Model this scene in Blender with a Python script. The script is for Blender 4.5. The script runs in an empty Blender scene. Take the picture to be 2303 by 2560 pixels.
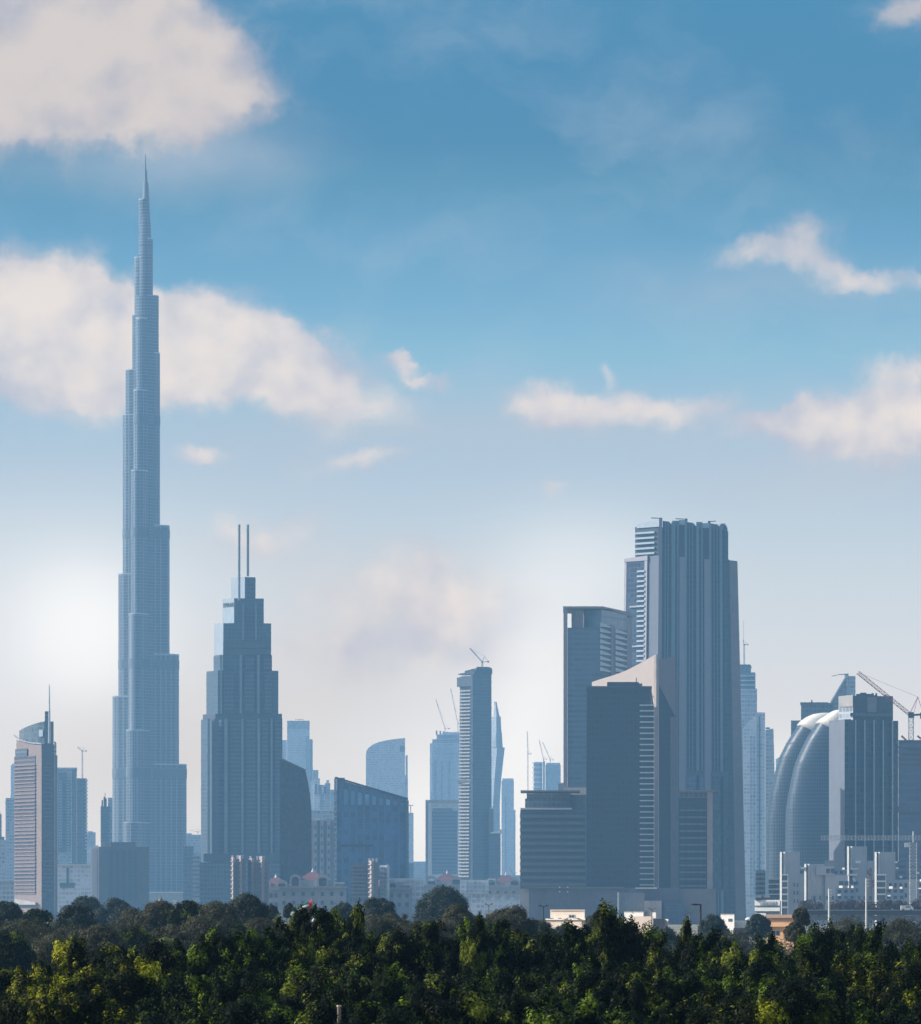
import bpy, bmesh, math, random
import numpy as np
from mathutils import Vector, Matrix

# ------------------------------------------------------------------ camera, sky, sun, exposure
F = 13600.0            # focal length in photo pixels (2303 px wide)
CX, HY = 1151.5, 2270.0
CZ = 10.0              # eye height above the ground
W, H = 2303.0, 2560.0
scene = bpy.context.scene
col = scene.collection
cam = bpy.data.objects.new("camera", bpy.data.cameras.new("camera"))
col.objects.link(cam)
cam.data.sensor_fit = 'HORIZONTAL'
cam.data.sensor_width = 36.0
cam.data.lens = F / W * 36.0
cam.data.shift_y = (HY - H / 2) / W
cam.location = (0, 0, CZ)
cam.rotation_euler = (math.pi / 2, 0, 0)
cam.data.clip_start = 1.0
cam.data.clip_end = 60000.0
scene.camera = cam

SUN = Vector((-0.84, 0.04, 0.54)).normalized()
sl = bpy.data.lights.new("sun", 'SUN')
sl.energy = 4.6
sl.angle = math.radians(0.5)
sl.color = (1.0, 0.93, 0.84)
so = bpy.data.objects.new("sun", sl)
so.rotation_euler = SUN.to_track_quat('Z', 'Y').to_euler()
so.location = (-200, 0, 300)
col.objects.link(so)

scene.view_settings.view_transform = 'Standard'
scene.view_settings.look = 'None'
EXPO = 0.4
scene.view_settings.exposure = EXPO
scene.view_settings.gamma = 1.0
cy = scene.cycles
scene.render.engine = 'CYCLES'
cy.use_denoising = True
cy.max_bounces = 4; cy.diffuse_bounces = 2; cy.glossy_bounces = 2
cy.transmission_bounces = 2; cy.volume_bounces = 0; cy.transparent_max_bounces = 6
cy.caustics_reflective = False; cy.caustics_refractive = False

HAZE_D = 8.5e-5                 # haze density per metre
HAZE_TOP, HAZE_END = 870.0, 14500.0
HAZE_C = (0.30, 0.64, 1.0)
IINF = (0.175, 0.359, 0.562)    # brightness endless haze would have (measured)

def lin(c):
    return tuple(((v / 255 + .055) / 1.055) ** 2.4 if v > 10 else v / 255 / 12.92 for v in c)

class NT:
    """small helper to wire nodes"""
    def __init__(s, tree): s.t = tree
    def n(s, typ, **kw):
        x = s.t.nodes.new(typ)
        for k, v in kw.items(): setattr(x, k, v)
        return x
    def put(s, sock, v):
        if v is None: return
        if hasattr(v, 'node'): s.t.links.new(v, sock)
        else: sock.default_value = v
    def m(s, op, a, b=None, c=None, clamp=False):
        x = s.n('ShaderNodeMath', operation=op, use_clamp=clamp)
        for i, v in enumerate((a, b, c)): s.put(x.inputs[i], v)
        return x.outputs[0]
    def v(s, op, a, b=None, sc=None):
        x = s.n('ShaderNodeVectorMath', operation=op)
        s.put(x.inputs[0], a)
        if b is not None: s.put(x.inputs[1], b)
        if sc is not None: s.put(x.inputs['Scale'], sc)
        return x.outputs['Value'] if op in ('DOT_PRODUCT', 'LENGTH', 'DISTANCE') else x.outputs[0]
    def mix(s, f, a, b, blend='MIX'):
        x = s.n('ShaderNodeMix', data_type='RGBA', blend_type=blend)
        s.put(x.inputs['Factor'], f)
        for k, v in ((6, a), (7, b)):
            if isinstance(v, tuple) and len(v) == 3: v = v + (1,)
            s.put(x.inputs[k], v)
        return x.outputs[2]
    def xyz(s, v):
        x = s.n('ShaderNodeSeparateXYZ'); s.put(x.inputs[0], v); return x.outputs
    def comb(s, a, b, c=0.0):
        x = s.n('ShaderNodeCombineXYZ')
        for i, v in enumerate((a, b, c)): s.put(x.inputs[i], v)
        return x.outputs[0]
    def noise(s, vec, scale, detail=4, rough=.55, colour=False):
        x = s.n('ShaderNodeTexNoise'); s.put(x.inputs['Vector'], vec)
        x.inputs['Scale'].default_value = scale; x.inputs['Detail'].default_value = detail
        x.inputs['Roughness'].default_value = rough
        return x.outputs['Color'] if colour else x.outputs['Fac']
    def step(s, x, a, b):
        r = s.n('ShaderNodeMapRange', interpolation_type='SMOOTHSTEP')
        s.put(r.inputs[0], x); s.put(r.inputs[1], a); s.put(r.inputs[2], b)
        return r.outputs[0]
    def ramp(s, f, stops):
        r = s.n('ShaderNodeValToRGB'); e = r.color_ramp.elements
        while len(e) < len(stops): e.new(0.5)
        for i, (p, c) in enumerate(stops): e[i].position = p; e[i].color = tuple(c) + (1,)
        s.put(r.inputs[0], f); return r.outputs[0]

# ---- sky: Nishita overhead, the low band of sky graded and clouded by direction
world = bpy.data.worlds.new("World"); scene.world = world
world.use_nodes = True
wt = world.node_tree; wt.nodes.clear(); g = NT(wt)
world.cycles.sampling_method = 'MANUAL'; world.cycles.sample_map_resolution = 512
tc = g.n('ShaderNodeTexCoord')
dx, dy_, dz = g.xyz(tc.outputs['Generated'])
hor = g.m('SQRT', g.m('ADD', g.m('MULTIPLY', dx, dx), g.m('MULTIPLY', dy_, dy_)))
elev = g.m('DIVIDE', dz, g.m('MAXIMUM', hor, 1e-4))              # tan(elevation)
az = g.m('ARCTAN2', dx, dy_)
PX = g.m('MULTIPLY', az, F / 1000); PY = g.m('MULTIPLY', elev, F / 1000)   # thousandths of focal units
P = g.comb(PX, PY)
stops = [(2270, (230, 231, 235)), (2100, (228, 229, 233)), (1900, (225, 228, 233)), (1750, (220, 225, 232)), (1600, (213, 222, 231)), (1450, (204, 218, 229)),
         (1300, (192, 211, 226)), (1150, (177, 202, 223)), (1000, (160, 197, 221)), (880, (144, 192, 218)), (750, (128, 180, 212)), (600, (114, 169, 204)),
         (450, (102, 158, 192)), (360, (94, 150, 187)), (150, (89, 147, 186)), (0, (87, 147, 186))]
base = g.ramp(g.m('DIVIDE', PY, 2.4), [((2270 - y) / 2400, lin(c)) for y, c in stops])
# warped coordinates for clouds; white glow patches low down are painted halos
nw = g.noise(P, 2.3, 5, .55, True)
warp = g.v('SCALE', g.v('SUBTRACT', nw, (.5, .5, .5)), sc=.34)
nw2 = g.noise(P, 11.0, 5, .6, True)
warp2 = g.v('SCALE', g.v('SUBTRACT', nw2, (.5, .5, .5)), sc=.06)
warp3 = g.v('SCALE', g.v('SUBTRACT', g.noise(P, 30.0, 4, .6, True), (.5, .5, .5)), sc=.022)
PW = g.v('ADD', g.v('ADD', g.v('ADD', P, warp), warp2), warp3)
PS = g.v('ADD', P, g.v('SCALE', warp, sc=.5))
def blob(vec, x, y, sx, sy, amp, up=1.0, dn=1.0):       # x, y, sizes in the 1820-wide view of the photo
    k = 1.26538
    c = ((x * k - CX) / 1000, (HY - y * k) / 1000, 0)
    q = g.v('MULTIPLY', g.v('SUBTRACT', vec, c), (1000 / (sx * k), 1000 / (sy * k), 0))
    q = g.v('MAXIMUM', g.v('MULTIPLY', q, (1, up, 0)), g.v('MULTIPLY', q, (1, dn, 0))) if up != dn else q
    return g.m('MULTIPLY', g.m('EXPONENT', g.m('MULTIPLY', g.v('DOT_PRODUCT', q, q), -1.0)), amp)
def total(vec, lst, *ud):
    t = None
    for b in lst:
        o = blob(vec, *b, *ud); t = o if t is None else g.m('ADD', t, o)
    return t
main = [(20, 70, 290, 150, 1.3), (230, 70, 190, 125, 1.2), (375, 70, 110, 75, .95), (430, 130, 75, 65, .5), (110, 190, 240, 60, .85), (300, 235, 180, 45, .38),
        (40, 600, 200, 105, 1.3), (210, 630, 190, 90, 1.2), (390, 645, 170, 85, 1.2), (540, 670, 100, 62, 1.1), (630, 690, 50, 36, .8),
        (60, 710, 220, 50, .7), (330, 720, 250, 42, .6),
        (1800, 10, 70, 38, .75), (1530, 485, 110, 42, .66), (1600, 440, 44, 40, .56), (1670, 512, 85, 32, .60), (1790, 525, 60, 26, .45),
        (1085, 770, 75, 50, .78), (1190, 785, 110, 36, .66), (1320, 770, 110, 34, .60), (1180, 720, 24, 20, .45), (1430, 770, 80, 24, .42),
        (1530, 820, 85, 26, .9), (1640, 840, 120, 52, 1.15), (1770, 845, 130, 68, 1.25), (1760, 725, 100, 55, .75),
        (780, 672, 42, 16, .95), (805, 700, 26, 14, .7), (860, 705, 30, 24, .6), (705, 760, 100, 70, .72), (600, 775, 80, 30, .6),
        (780, 1150, 190, 75, .68), (950, 1200, 140, 60, .55), (640, 1290, 240, 70, .5), (1000, 1290, 160, 60, .4), (425, 892, 60, 24, .72), (710, 912, 100, 30, .62), (530, 1025, 140, 50, .66), (1080, 945, 32, 18, .6)]
dens = total(PW, main, 1.25, .8)
det = g.m('SUBTRACT', g.noise(PW, 5.5, 7, .62), .5)
cov = g.step(g.m('ADD', dens, g.m('MULTIPLY', det, 1.0)), .12, .90)
relief = g.m('SUBTRACT', g.noise(P, 3.4, 5, .5), g.noise(g.v('ADD', P, (-.04, .06, 0)), 3.4, 5, .5))
shade = g.noise(g.v('ADD', PW, (.0, .07, 0)), 3.0, 4, .5)
lit = g.step(g.m('ADD', g.m('ADD', g.m('MULTIPLY', shade, .7), g.m('MULTIPLY', relief, 1.5)), g.m('MULTIPLY', dens, .14)), .12, .78)
ccol = g.mix(lit, lin((190, 198, 215)), lin((238, 230, 226)))
ccol = g.mix(g.step(PY, 1.45, 2.0), ccol, g.mix(lit, lin((168, 178, 198)), lin((220, 212, 210))))
veil = [(430, 300, 160, 60, .55), (200, 330, 240, 50, .4), (1500, 560, 330, 60, .3), (700, 840, 400, 90, .35), (1250, 830, 330, 60, .35),
        (820, 1180, 230, 90, .55), (660, 1330, 300, 130, .6), (300, 1480, 260, 110, .8), (480, 1090, 150, 70, .3), (1700, 940, 300, 60, .35)]
vd = g.m('MULTIPLY', total(PS, veil), g.m('ADD', .6, g.m('MULTIPLY', g.noise(PW, 4.0, 5, .6), .8)))
vcol = g.mix(g.step(PY, .4, 1.9), lin((217, 216, 219)), lin((168, 188, 208)))
glow = total(P, [(170, 1245, 110, 105, 1.6), (120, 1230, 300, 210, .4), (1150, 1130, 170, 110, .42), (835, 1630, 55, 110, .9), (1020, 1560, 55, 160, .95),
                  (1080, 1350, 90, 160, .75), (1540, 1520, 60, 60, .4), (1000, 1500, 260, 200, .3)])
sky = g.mix(g.m('MINIMUM', vd, .75), base, vcol)
sky = g.mix(g.m('MULTIPLY', g.step(g.noise(g.v('MULTIPLY', PW, (1, 1.8, 1)), 1.6, 6, .6), .42, .78), g.m('MULTIPLY', g.step(PY, .9, 1.5), .30)), sky, lin((190, 206, 222)))
sky = g.mix(g.m('MULTIPLY', cov, .93), sky, ccol)
sky = g.mix(g.m('SUBTRACT', 1.0, g.m('EXPONENT', g.m('MULTIPLY', glow, -1.25))), sky, lin((251, 253, 255)))
# radiance outside the haze: what must arrive through the layer of air
L = g.m('MINIMUM', HAZE_END, g.m('DIVIDE', HAZE_TOP - CZ, g.m('MAXIMUM', elev, .001)))
T = g.m('EXPONENT', g.m('MULTIPLY', L, -HAZE_D))
inv = g.m('DIVIDE', 1.0, T)
air = g.v('SCALE', IINF, sc=g.m('SUBTRACT', 1.0, T))
out = g.v('MAXIMUM', g.v('SCALE', g.v('SUBTRACT', g.v('SCALE', sky, sc=2 ** -EXPO), air), sc=inv), (0.01, .01, .01))
nish = g.n('ShaderNodeTexSky', sky_type='NISHITA', sun_disc=False)
nish.sun_elevation = math.asin(SUN.z)
nish.sun_rotation = math.atan2(SUN.x, SUN.y)
nish.air_density = 1.0; nish.dust_density = 2.0
WS = 0.13
high = g.step(PY, 2.3, 4.5)
fin = g.mix(high, g.v('SCALE', out, sc=1.0 / WS), nish.outputs[0])
low = g.step(PY, -.3, 0.0)
fin = g.mix(low, (1.2, 1.1, .95), fin)
bg = g.n('ShaderNodeBackground'); bg.inputs['Strength'].default_value = WS
g.put(bg.inputs[0], fin)
wo = g.n('ShaderNodeOutputWorld'); wt.links.new(bg.outputs[0], wo.inputs[0])

# ------------------------------------------------------------------ materials
MATS = {}
def pbr(name):
    m = bpy.data.materials.new(name); m.use_nodes = True
    t = m.node_tree; b = t.nodes['Principled BSDF']
    return m, NT(t), b
def plain(name, c, rough=.7, metal=0.0, var=.25, scale=.15):
    """colour with weathering from noise in object space"""
    if name in MATS: return MATS[name]
    m, k, b = pbr(name)
    o = k.n('ShaderNodeTexCoord').outputs['Object']
    n1 = k.noise(o, scale, 6, .65)
    n2 = k.noise(k.v('MULTIPLY', o, (1, 1, .15)), scale * 6, 3, .6)
    f = k.m('ADD', k.m('MULTIPLY', n1, .6), k.m('MULTIPLY', n2, .4))
    lo = tuple(v * (1 - var) for v in c); hi = tuple(min(1, v * (1 + var * .6)) for v in c)
    k.put(b.inputs['Base Color'], k.mix(k.step(f, .3, .7), lo, hi))
    b.inputs['Roughness'].default_value = rough; b.inputs['Metallic'].default_value = metal
    MATS[name] = m; return m
def facade(name, glass, wall, fh=4.0, band=.3, bay=3.0, mull=.12, var=.35, grough=.22, alt=None, altf=.0, metal=0.0, wrough=.75, spec=.5, group=0, groupw=0.0):
    """window grid: floors along z, bays along the face, each pane its own tone"""
    if name in MATS: return MATS[name]
    m, k, b = pbr(name)
    o = k.n('ShaderNodeTexCoord').outputs['Object']
    N = k.n('ShaderNodeNewGeometry').outputs['Normal']
    ox, oy, oz = k.xyz(o)
    tan = k.v('NORMALIZE', k.v('CROSS_PRODUCT', N, (0, 0, 1)))
    u = k.m('ADD', k.v('DOT_PRODUCT', o, tan), 500.0)
    zc = k.m('DIVIDE', k.m('ADD', oz, .01), fh); uc = k.m('DIVIDE', u, bay)
    hb = k.m('LESS_THAN', k.m('FRACT', zc), band)
    vb = k.m('LESS_THAN', k.m('FRACT', uc), mull)
    mask = k.m('MAXIMUM', hb, vb)
    if group:
        gb = k.m('LESS_THAN', k.m('FRACT', k.m('DIVIDE', u, bay * group)), groupw)
        mask = k.m('MAXIMUM', mask, gb)
    wn = k.n('ShaderNodeTexWhiteNoise', noise_dimensions='2D')
    k.put(wn.inputs['Vector'], k.comb(k.m('FLOOR', zc), k.m('FLOOR', uc)))
    r = wn.outputs['Value']
    big = k.noise(k.v('MULTIPLY', o, (1, 1, .5)), .02, 4, .6)  # slow tone drift painted in for uneven glass reflections
    tone = k.m('MULTIPLY', k.m('ADD', 1 - var, k.m('MULTIPLY', r, 2 * var)), k.m('ADD', .6, k.m('MULTIPLY', big, .8)))
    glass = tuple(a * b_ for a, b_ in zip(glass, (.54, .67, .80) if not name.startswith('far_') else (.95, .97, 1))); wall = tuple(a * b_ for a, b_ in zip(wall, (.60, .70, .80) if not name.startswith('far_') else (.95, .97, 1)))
    gc = k.v('SCALE', glass, sc=tone)
    if alt: gc = k.mix(k.m('LESS_THAN', k.m('FRACT', k.m('MULTIPLY', r, 7.3)), altf), gc, alt)
    wc = k.v('SCALE', wall, sc=k.m('ADD', .78, k.m('MULTIPLY', k.noise(k.v('MULTIPLY', o, (1, 1, .2)), .12, 5, .6), .44)))
    k.put(b.inputs['Base Color'], k.mix(mask, gc, wc))
    k.put(b.inputs['Roughness'], k.m('ADD', k.m('MULTIPLY', mask, wrough - grough), k.m('ADD', grough, k.m('MULTIPLY', r, .08))))
    b.inputs['Metallic'].default_value = metal
    b.inputs['Specular IOR Level'].default_value = spec
    MATS[name] = m; return m

# ------------------------------------------------------------------ builders
def px2w(px, py, D): return Vector(((px - CX) / F * D, D, CZ + (HY - py) / F * D))
def mesh_obj(name, verts, faces, mat, parent=None, loc=None, smooth=False, recalc=True):
    me = bpy.data.meshes.new(name)
    me.from_pydata([tuple(v) for v in verts], [], faces)
    if recalc:
        bm = bmesh.new(); bm.from_mesh(me)
        bmesh.ops.recalc_face_normals(bm, faces=bm.faces); bm.to_mesh(me); bm.free()
    if mat: me.materials.append(mat)
    if smooth:
        for p in me.polygons: p.use_smooth = True
    o = bpy.data.objects.new(name, me); col.objects.link(o)
    if parent: o.parent = parent
    if loc is not None: o.location = loc
    return o
def tag(o, label=None, cat=None, group=None, kind=None):
    if label: o['label'] = label
    if cat: o['category'] = cat
    if group: o['group'] = group
    if kind: o['kind'] = kind
    return o
class Geo:
    """collects shapes for one part"""
    def __init__(s): s.v = []; s.f = []
    def add(s, vs, fs):
        n = len(s.v); s.v += [Vector(p) for p in vs]; s.f += [tuple(i + n for i in f) for f in fs]; return s
    def box(s, x0, x1, y0, y1, z0, z1):
        return s.add([(x0, y0, z0), (x1, y0, z0), (x1, y1, z0), (x0, y1, z0), (x0, y0, z1), (x1, y0, z1), (x1, y1, z1), (x0, y1, z1)],
                     [(0, 3, 2, 1), (4, 5, 6, 7), (0, 1, 5, 4), (1, 2, 6, 5), (2, 3, 7, 6), (3, 0, 4, 7)])
    def bar(s, a, b, r, n=4, r2=None):
        a, b = Vector(a), Vector(b); d = (b - a).normalized()
        up = Vector((0, 0, 1)) if abs(d.z) < .9 else Vector((0, 1, 0))
        p = d.cross(up).normalized(); q = d.cross(p); r2 = r if r2 is None else r2
        vs = []
        for c, rr in ((a, r), (b, r2)):
            for i in range(n):
                t = 2 * math.pi * (i + .5) / n; vs.append(c + (p * math.cos(t) + q * math.sin(t)) * rr)
        fs = [(i, (i + 1) % n, (i + 1) % n + n, i + n) for i in range(n)] + [tuple(range(n))[::-1], tuple(range(n, 2 * n))]
        return s.add(vs, fs)
    def loft(s, rings, cap=True):
        n = len(rings[0]); vs = [p for r in rings for p in r]; fs = []
        for k in range(len(rings) - 1):
            for i in range(n):
                j = (i + 1) % n; fs.append((k * n + i, k * n + j, (k + 1) * n + j, (k + 1) * n + i))
        if cap: fs += [tuple(range(n))[::-1], tuple(range((len(rings) - 1) * n, len(rings) * n))]
        return s.add(vs, fs)
    def lattice(s, a, b, w, seg, t, tri=False):
        """open truss between two points"""
        a, b = Vector(a), Vector(b); d = (b - a).normalized()
        up = Vector((0, 0, 1)) if abs(d.z) < .8 else Vector((0, 1, 0))
        p = d.cross(up).normalized(); q = p.cross(d).normalized()
        cs = [(-1, -1), (1, -1), (1, 1), (-1, 1)] if not tri else [(-1, -1), (1, -1), (0, 1)]
        crn = [(p * i + q * j) * w / 2 for i, j in cs]
        for c in crn: s.bar(a + c, b + c, t)
        for k in range(seg):
            u0, u1 = a + (b - a) * k / seg, a + (b - a) * (k + 1) / seg
            for i in range(len(crn)):
                j = (i + 1) % len(crn)
                s.bar(u0 + crn[i], u1 + crn[j], t * .7) if k % 2 else s.bar(u0 + crn[j], u1 + crn[i], t * .7)
                s.bar(u0 + crn[i], u0 + crn[j], t * .7)
        return s
    def make(s, name, mat, parent=None, smooth=False, loc=None): return mesh_obj(name, s.v, s.f, mat, parent, loc, smooth)

class B:
    """one building (or other thing): an Empty at its base on the ground, parts as children"""
    def __init__(s, name, label, cat, D, px, group=None, z=0.0):
        s.D = D; s.o = Vector(((px - CX) / F * D, D, z))
        s.r = bpy.data.objects.new(name, None); col.objects.link(s.r); s.r.location = s.o
        s.r.empty_display_size = 5
        tag(s.r, label, cat, group)
    def z(s, py): return CZ + (HY - py) / F * s.D
    def p(s, px, dy, py):
        d = s.D + dy; return Vector(((px - CX) / F * d, d, s.z(py))) - s.o
    def s_(s, n): return n / F * s.D          # pixels to metres at this distance
    def prism(s, part, fp, top, bot=None, m=None, parent=None, fpb=None, smooth=False):
        n = len(fp); fpb = fpb or fp
        zb = -s.o.z if bot is None else s.z(bot) - s.o.z
        tops = top if isinstance(top, (list, tuple)) else [top] * n
        vs = []
        for (x, d) in fpb:
            q = s.p(x, d, 2270); vs.append((q.x, q.y, zb))
        for (x, d), t in zip(fp, tops):
            q = s.p(x, d, t); vs.append((q.x, q.y, q.z))
        fs = [tuple(range(n))[::-1], tuple(range(n, 2 * n))] + [(i, (i + 1) % n, (i + 1) % n + n, i + n) for i in range(n)]
        return mesh_obj(part, vs, fs, m, parent or s.r, None, smooth)
    def box(s, part, x0, x1, yt, yb=None, d0=0, d1=25, m=None, parent=None, turn=0.0):
        k = s.s_(x1 - x0) * abs(turn); l, r = (k, 0) if turn > 0 else (0, k)
        return s.prism(part, [(x0, d0 + l), (x1, d0 + r), (x1, d1 + r), (x0, d1 + l)], yt, yb, m, parent)
    def copies(s, src, dzs, dx=0.0):
        """repeat a part up or down the facade, sharing its mesh"""
        for k, dz in enumerate(dzs):
            c = src.copy(); col.objects.link(c); c.parent = src.parent
            c.location = src.location + Vector((dx * (k + 1), 0, dz))
    def slabs(s, part, x0, x1, y0, y1, n, th, d0, d1, m, fp=None):
        """n floor slabs or balconies between two heights, each its own part"""
        st = (y1 - y0) / max(1, n - 1)
        fp = fp or [(x0, d0), (x1, d0), (x1, d1), (x0, d1)]
        a = s.prism(part, fp, y0, y0 + th, m)
        s.copies(a, [-(s.s_(st * (i + 1))) for i in range(n - 1)])
        return a
    def fins(s, part, xs, w, yt, yb, d0, d1, m):
        for x in xs: s.box(part, x - w / 2, x + w / 2, yt, yb, d0, d1, m)
# ------------------------------------------------------------------ ground
gm, k, b = pbr("sandy_ground")
o = k.n('ShaderNodeTexCoord').outputs['Object']
sand = k.mix(k.step(k.noise(o, .02, 6, .6), .4, .6), (.30, .25, .18), (.22, .19, .13))
k.put(b.inputs['Base Color'], k.mix(k.step(k.noise(o, .008, 6, .65), .45, .6), sand, (.07, .09, .04)))
b.inputs['Roughness'].default_value = .95
gr = mesh_obj('ground', [(-4500, -3000, 0), (4500, -3000, 0), (4500, 14400, 0), (-4500, 14400, 0)], [(0, 1, 2, 3)], gm)
tag(gr, None, None, None, 'structure')
# ------------------------------------------------------------------ shared facade materials
g_dark = facade('dark_blue_glass', (.030, .060, .095), (.055, .075, .10), 3.8, .22, 2.6, .10, .5)
g_blue = facade('blue_glass', (.05, .11, .19), (.12, .17, .22), 4.0, .2, 3.0, .14, .5, .18)
g_grey = facade('grey_glass', (.07, .10, .13), (.22, .24, .26), 4.0, .35, 3.0, .2, .4)
g_silver = facade('silver_fin_glass', (.16, .185, .21), (.44, .44, .45), 3.9, .2, 1.7, .10, .28, .3, metal=.2, wrough=.45, group=4, groupw=.26)
mech = plain('mechanical_louvre', (.07, .09, .12), .6)
silver = plain('silver_steel', (.55, .57, .6), .35, .6, .15)
conc = plain('pale_concrete', (.42, .40, .38), .85)
conc_d = plain('grey_concrete', (.24, .24, .25), .85)
white = plain('white_paint', (.80, .79, .76), .6, 0, .12)
pink = plain('rose_stone', (.27, .205, .185), .8, 0, .18)
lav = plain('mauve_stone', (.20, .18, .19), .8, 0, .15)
beige = plain('sand_stone', (.62, .48, .36), .8, 0, .15)
steel_w = plain('pale_crane_steel', (.62, .62, .62), .6)
steel_r = plain('red_crane_steel', (.42, .07, .06), .6)
steel_d = plain('dark_crane_steel', (.06, .07, .09), .6)

# ------------------------------------------------------------------ the needle tower
b = B('supertall_tower', 'tallest needle tower of silver glass, stepping back in tiers to a thin spire', 'skyscraper', 6600, 363)
def wing(ang, tip, hw, top, part='wing_tier', mat=g_silver):
    """rounded nose running out from the core; tip in metres"""
    d = Vector((math.cos(ang), math.sin(ang), 0)); n = Vector((-d.y, d.x, 0))
    pts = []
    for i in range(13):
        t = -math.pi / 2 + math.pi * i / 12
        pts.append(d * (tip - hw + hw * math.cos(t)) + n * (hw * math.sin(t)))
    pts += [n * hw, -n * hw]
    z = b.z(top)
    ring = lambda zz: [Vector((p.x, p.y, zz)) for p in pts]
    o = Geo().loft([ring(0), ring(z)]).make(part, mat, b.r)
    cap = Geo().loft([[Vector((p.x * 1.004, p.y * 1.004, zz)) for p in pts] for zz in (z + .01, z + 1.3)]).make('parapet', silver, o)
    return o
k = F / 6600.0
spire_m = plain('spire_steel', (.17, .20, .23), .5, .3, .1)
def sil(px, ang): return abs((px - 363) / k / math.cos(ang))
RA, LA, FA = math.radians(24), math.radians(160), math.radians(-112)
for i, (px, top) in enumerate([(463, 1912), (444.5, 1637), (421.5, 1315), (398, 884), (395, 741), (381, 599)]):
    wing(RA, sil(px, RA), 11.0 - .45 * i, top)
for i, (px, top) in enumerate([(281, 1742), (296, 1436), (307, 1038), (314, 926), (331, 789), (336.5, 645), (347, 500)]):
    wing(LA, sil(px, LA), 10.6 - .75 * i, top)
for i, (px, top) in enumerate([(294, 2059), (300, 1829), (312, 1539), (324, 1181), (334, 980), (341, 800)]):
    wing(FA, 46 - 5.8 * i, 10.5 - .6 * i, top)
def tube(z0, z1, r0, r1, part, mat, n=20, parent=None, cx=0.0):
    ring = lambda z, r: [Vector((cx + r * math.cos(2 * math.pi * i / n), r * math.sin(2 * math.pi * i / n), z)) for i in range(n)]
    return Geo().loft([ring(z0, r0), ring(z1, r1)]).make(part, mat, parent or b.r)
tube(0, b.z(741), 13.5, 12.5, 'core', g_silver)
tube(b.z(741), b.z(560), 8.4, 7.0, 'core', g_silver)
tube(b.z(560), b.z(500), 6.6, 5.0, 'core', g_silver)
tube(b.z(500), b.z(457), 4.2, 3.2, 'spire', spire_m, cx=.8)
tube(b.z(457), b.z(425), 2.4, 1.6, 'spire', spire_m, cx=.5)
tube(b.z(425), b.z(384), 1.2, .35, 'spire', spire_m, cx=.2)
# mechanical floors: dark rings round whatever wings are that tall
def ring_band(y0, y1, tips):
    z0, z1 = b.z(y1), b.z(y0); gg = Geo()
    for ang, tip, hw in tips:
        d = Vector((math.cos(ang), math.sin(ang), 0)); n = Vector((-d.y, d.x, 0)); pts = []
        for i in range(13):
            t = -math.pi / 2 + math.pi * i / 12
            pts.append(d * (tip + .35 - hw + hw * math.cos(t)) + n * ((hw + .35) * math.sin(t)))
        pts += [n * (hw + .35), -n * (hw + .35)]
        gg.loft([[Vector((p.x, p.y, zz)) for p in pts] for zz in (z0, z1)])
    gg.make('mechanical_floor', plain('grey_louvre', (.15, .19, .23), .6), b.r)
ring_band(1921, 1946, [(RA, sil(463, RA), 11.0), (LA, sil(281, LA), 10.6), (FA, 40.2, 9.9)])
ring_band(1650, 1672, [(RA, sil(444.5, RA), 10.55), (LA, sil(296, LA), 9.85), (FA, 34.4, 9.3)])
ring_band(1324, 1346, [(RA, sil(421.5, RA), 10.1), (LA, sil(307, LA), 9.1), (FA, 28.6, 8.7)])
ring_band(1041, 1062, [(RA, sil(398, RA), 9.65), (LA, sil(314, LA), 8.35), (FA, 22.8, 8.1)])
for x0, x1, y in [(308, 338, 1038), (262, 300, 1829)]: pass
b.box('podium', 300, 466, 2233, None, -70, -50, conc)
b.box('podium_roof', 299, 467, 2230, 2233, -71, -49, white)

# ------------------------------------------------------------------ stepped tower with two masts
b = B('stepped_tower', 'stepped blue grey tower crowned with two thin masts', 'skyscraper', 4900, 605)
g_add = facade('ribbed_grey_blue', (.085, .13, .17), (.16, .20, .235), 3.7, .3, 3.2, .22, .3, .3)
g_add2 = facade('ribbed_dark_bay', (.045, .075, .105), (.17, .205, .235), 3.7, .38, 3.2, .12, .4, .3)
left = plain('pale_blue_clad_and_skylit', (.38, .46, .52), .45, .1, .1)
tiers = [(502.5, 706, 1797, 2250, 0), (507, 705, 1784, 1797, 1.2), (516, 696, 1676, 1784, 3.2), (534, 680, 1637, 1676, 6), (536, 678, 1557, 1637, 7),
         (557, 659.5, 1494, 1557, 11), (579, 639, 1440, 1494, 16)]
for i, (x0, x1, yt, yb, d0) in enumerate(tiers):
    cxn = x0 + (x1 - x0) * (.16 if i < 5 else (.28 if i == 5 else .56))
    mt = mech if i == 1 else g_add
    yb2 = yb if i == 0 else yb + 3
    sh = 24 - i * 1.5
    b.prism('tower_tier' if i != 1 else 'mechanical_floor', [(x0, d0 + sh), (cxn, d0), (x1, d0 + 4), (x1, d0 + 46 - i * 4), (x0, d0 + 46 - i * 4)], yt, None if i == 0 else yb, mt)
    if i in (4, 5, 6):      # skylight on the left face of the upper tiers, painted as pale panels
        b.prism('skylit_side_panel', [(x0 + .3, d0 + sh - 1.2), (cxn - .3, d0 - .6), (cxn - .3, d0 - .2), (x0 + .3, d0 + sh - .7)], yt - 1, yb - 1, left)
bays = [(528, 554), (577, 601), (615, 641), (655, 670), (688, 703)]
for x0, x1 in bays:
    b.prism('balcony_bay', [(x0, -2.2 if x0 > 530 else 6), (x1, -2.2), (x1, 8), (x0, 8)], 1799, 2133, g_add2)
for x0, x1 in [(560, 584), (612, 636), (662, 679)]:
    b.prism('balcony_bay', [(x0, 1.2), (x1, 1.2), (x1, 10), (x0, 10)], 1680, 1782, g_add2)
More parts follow.
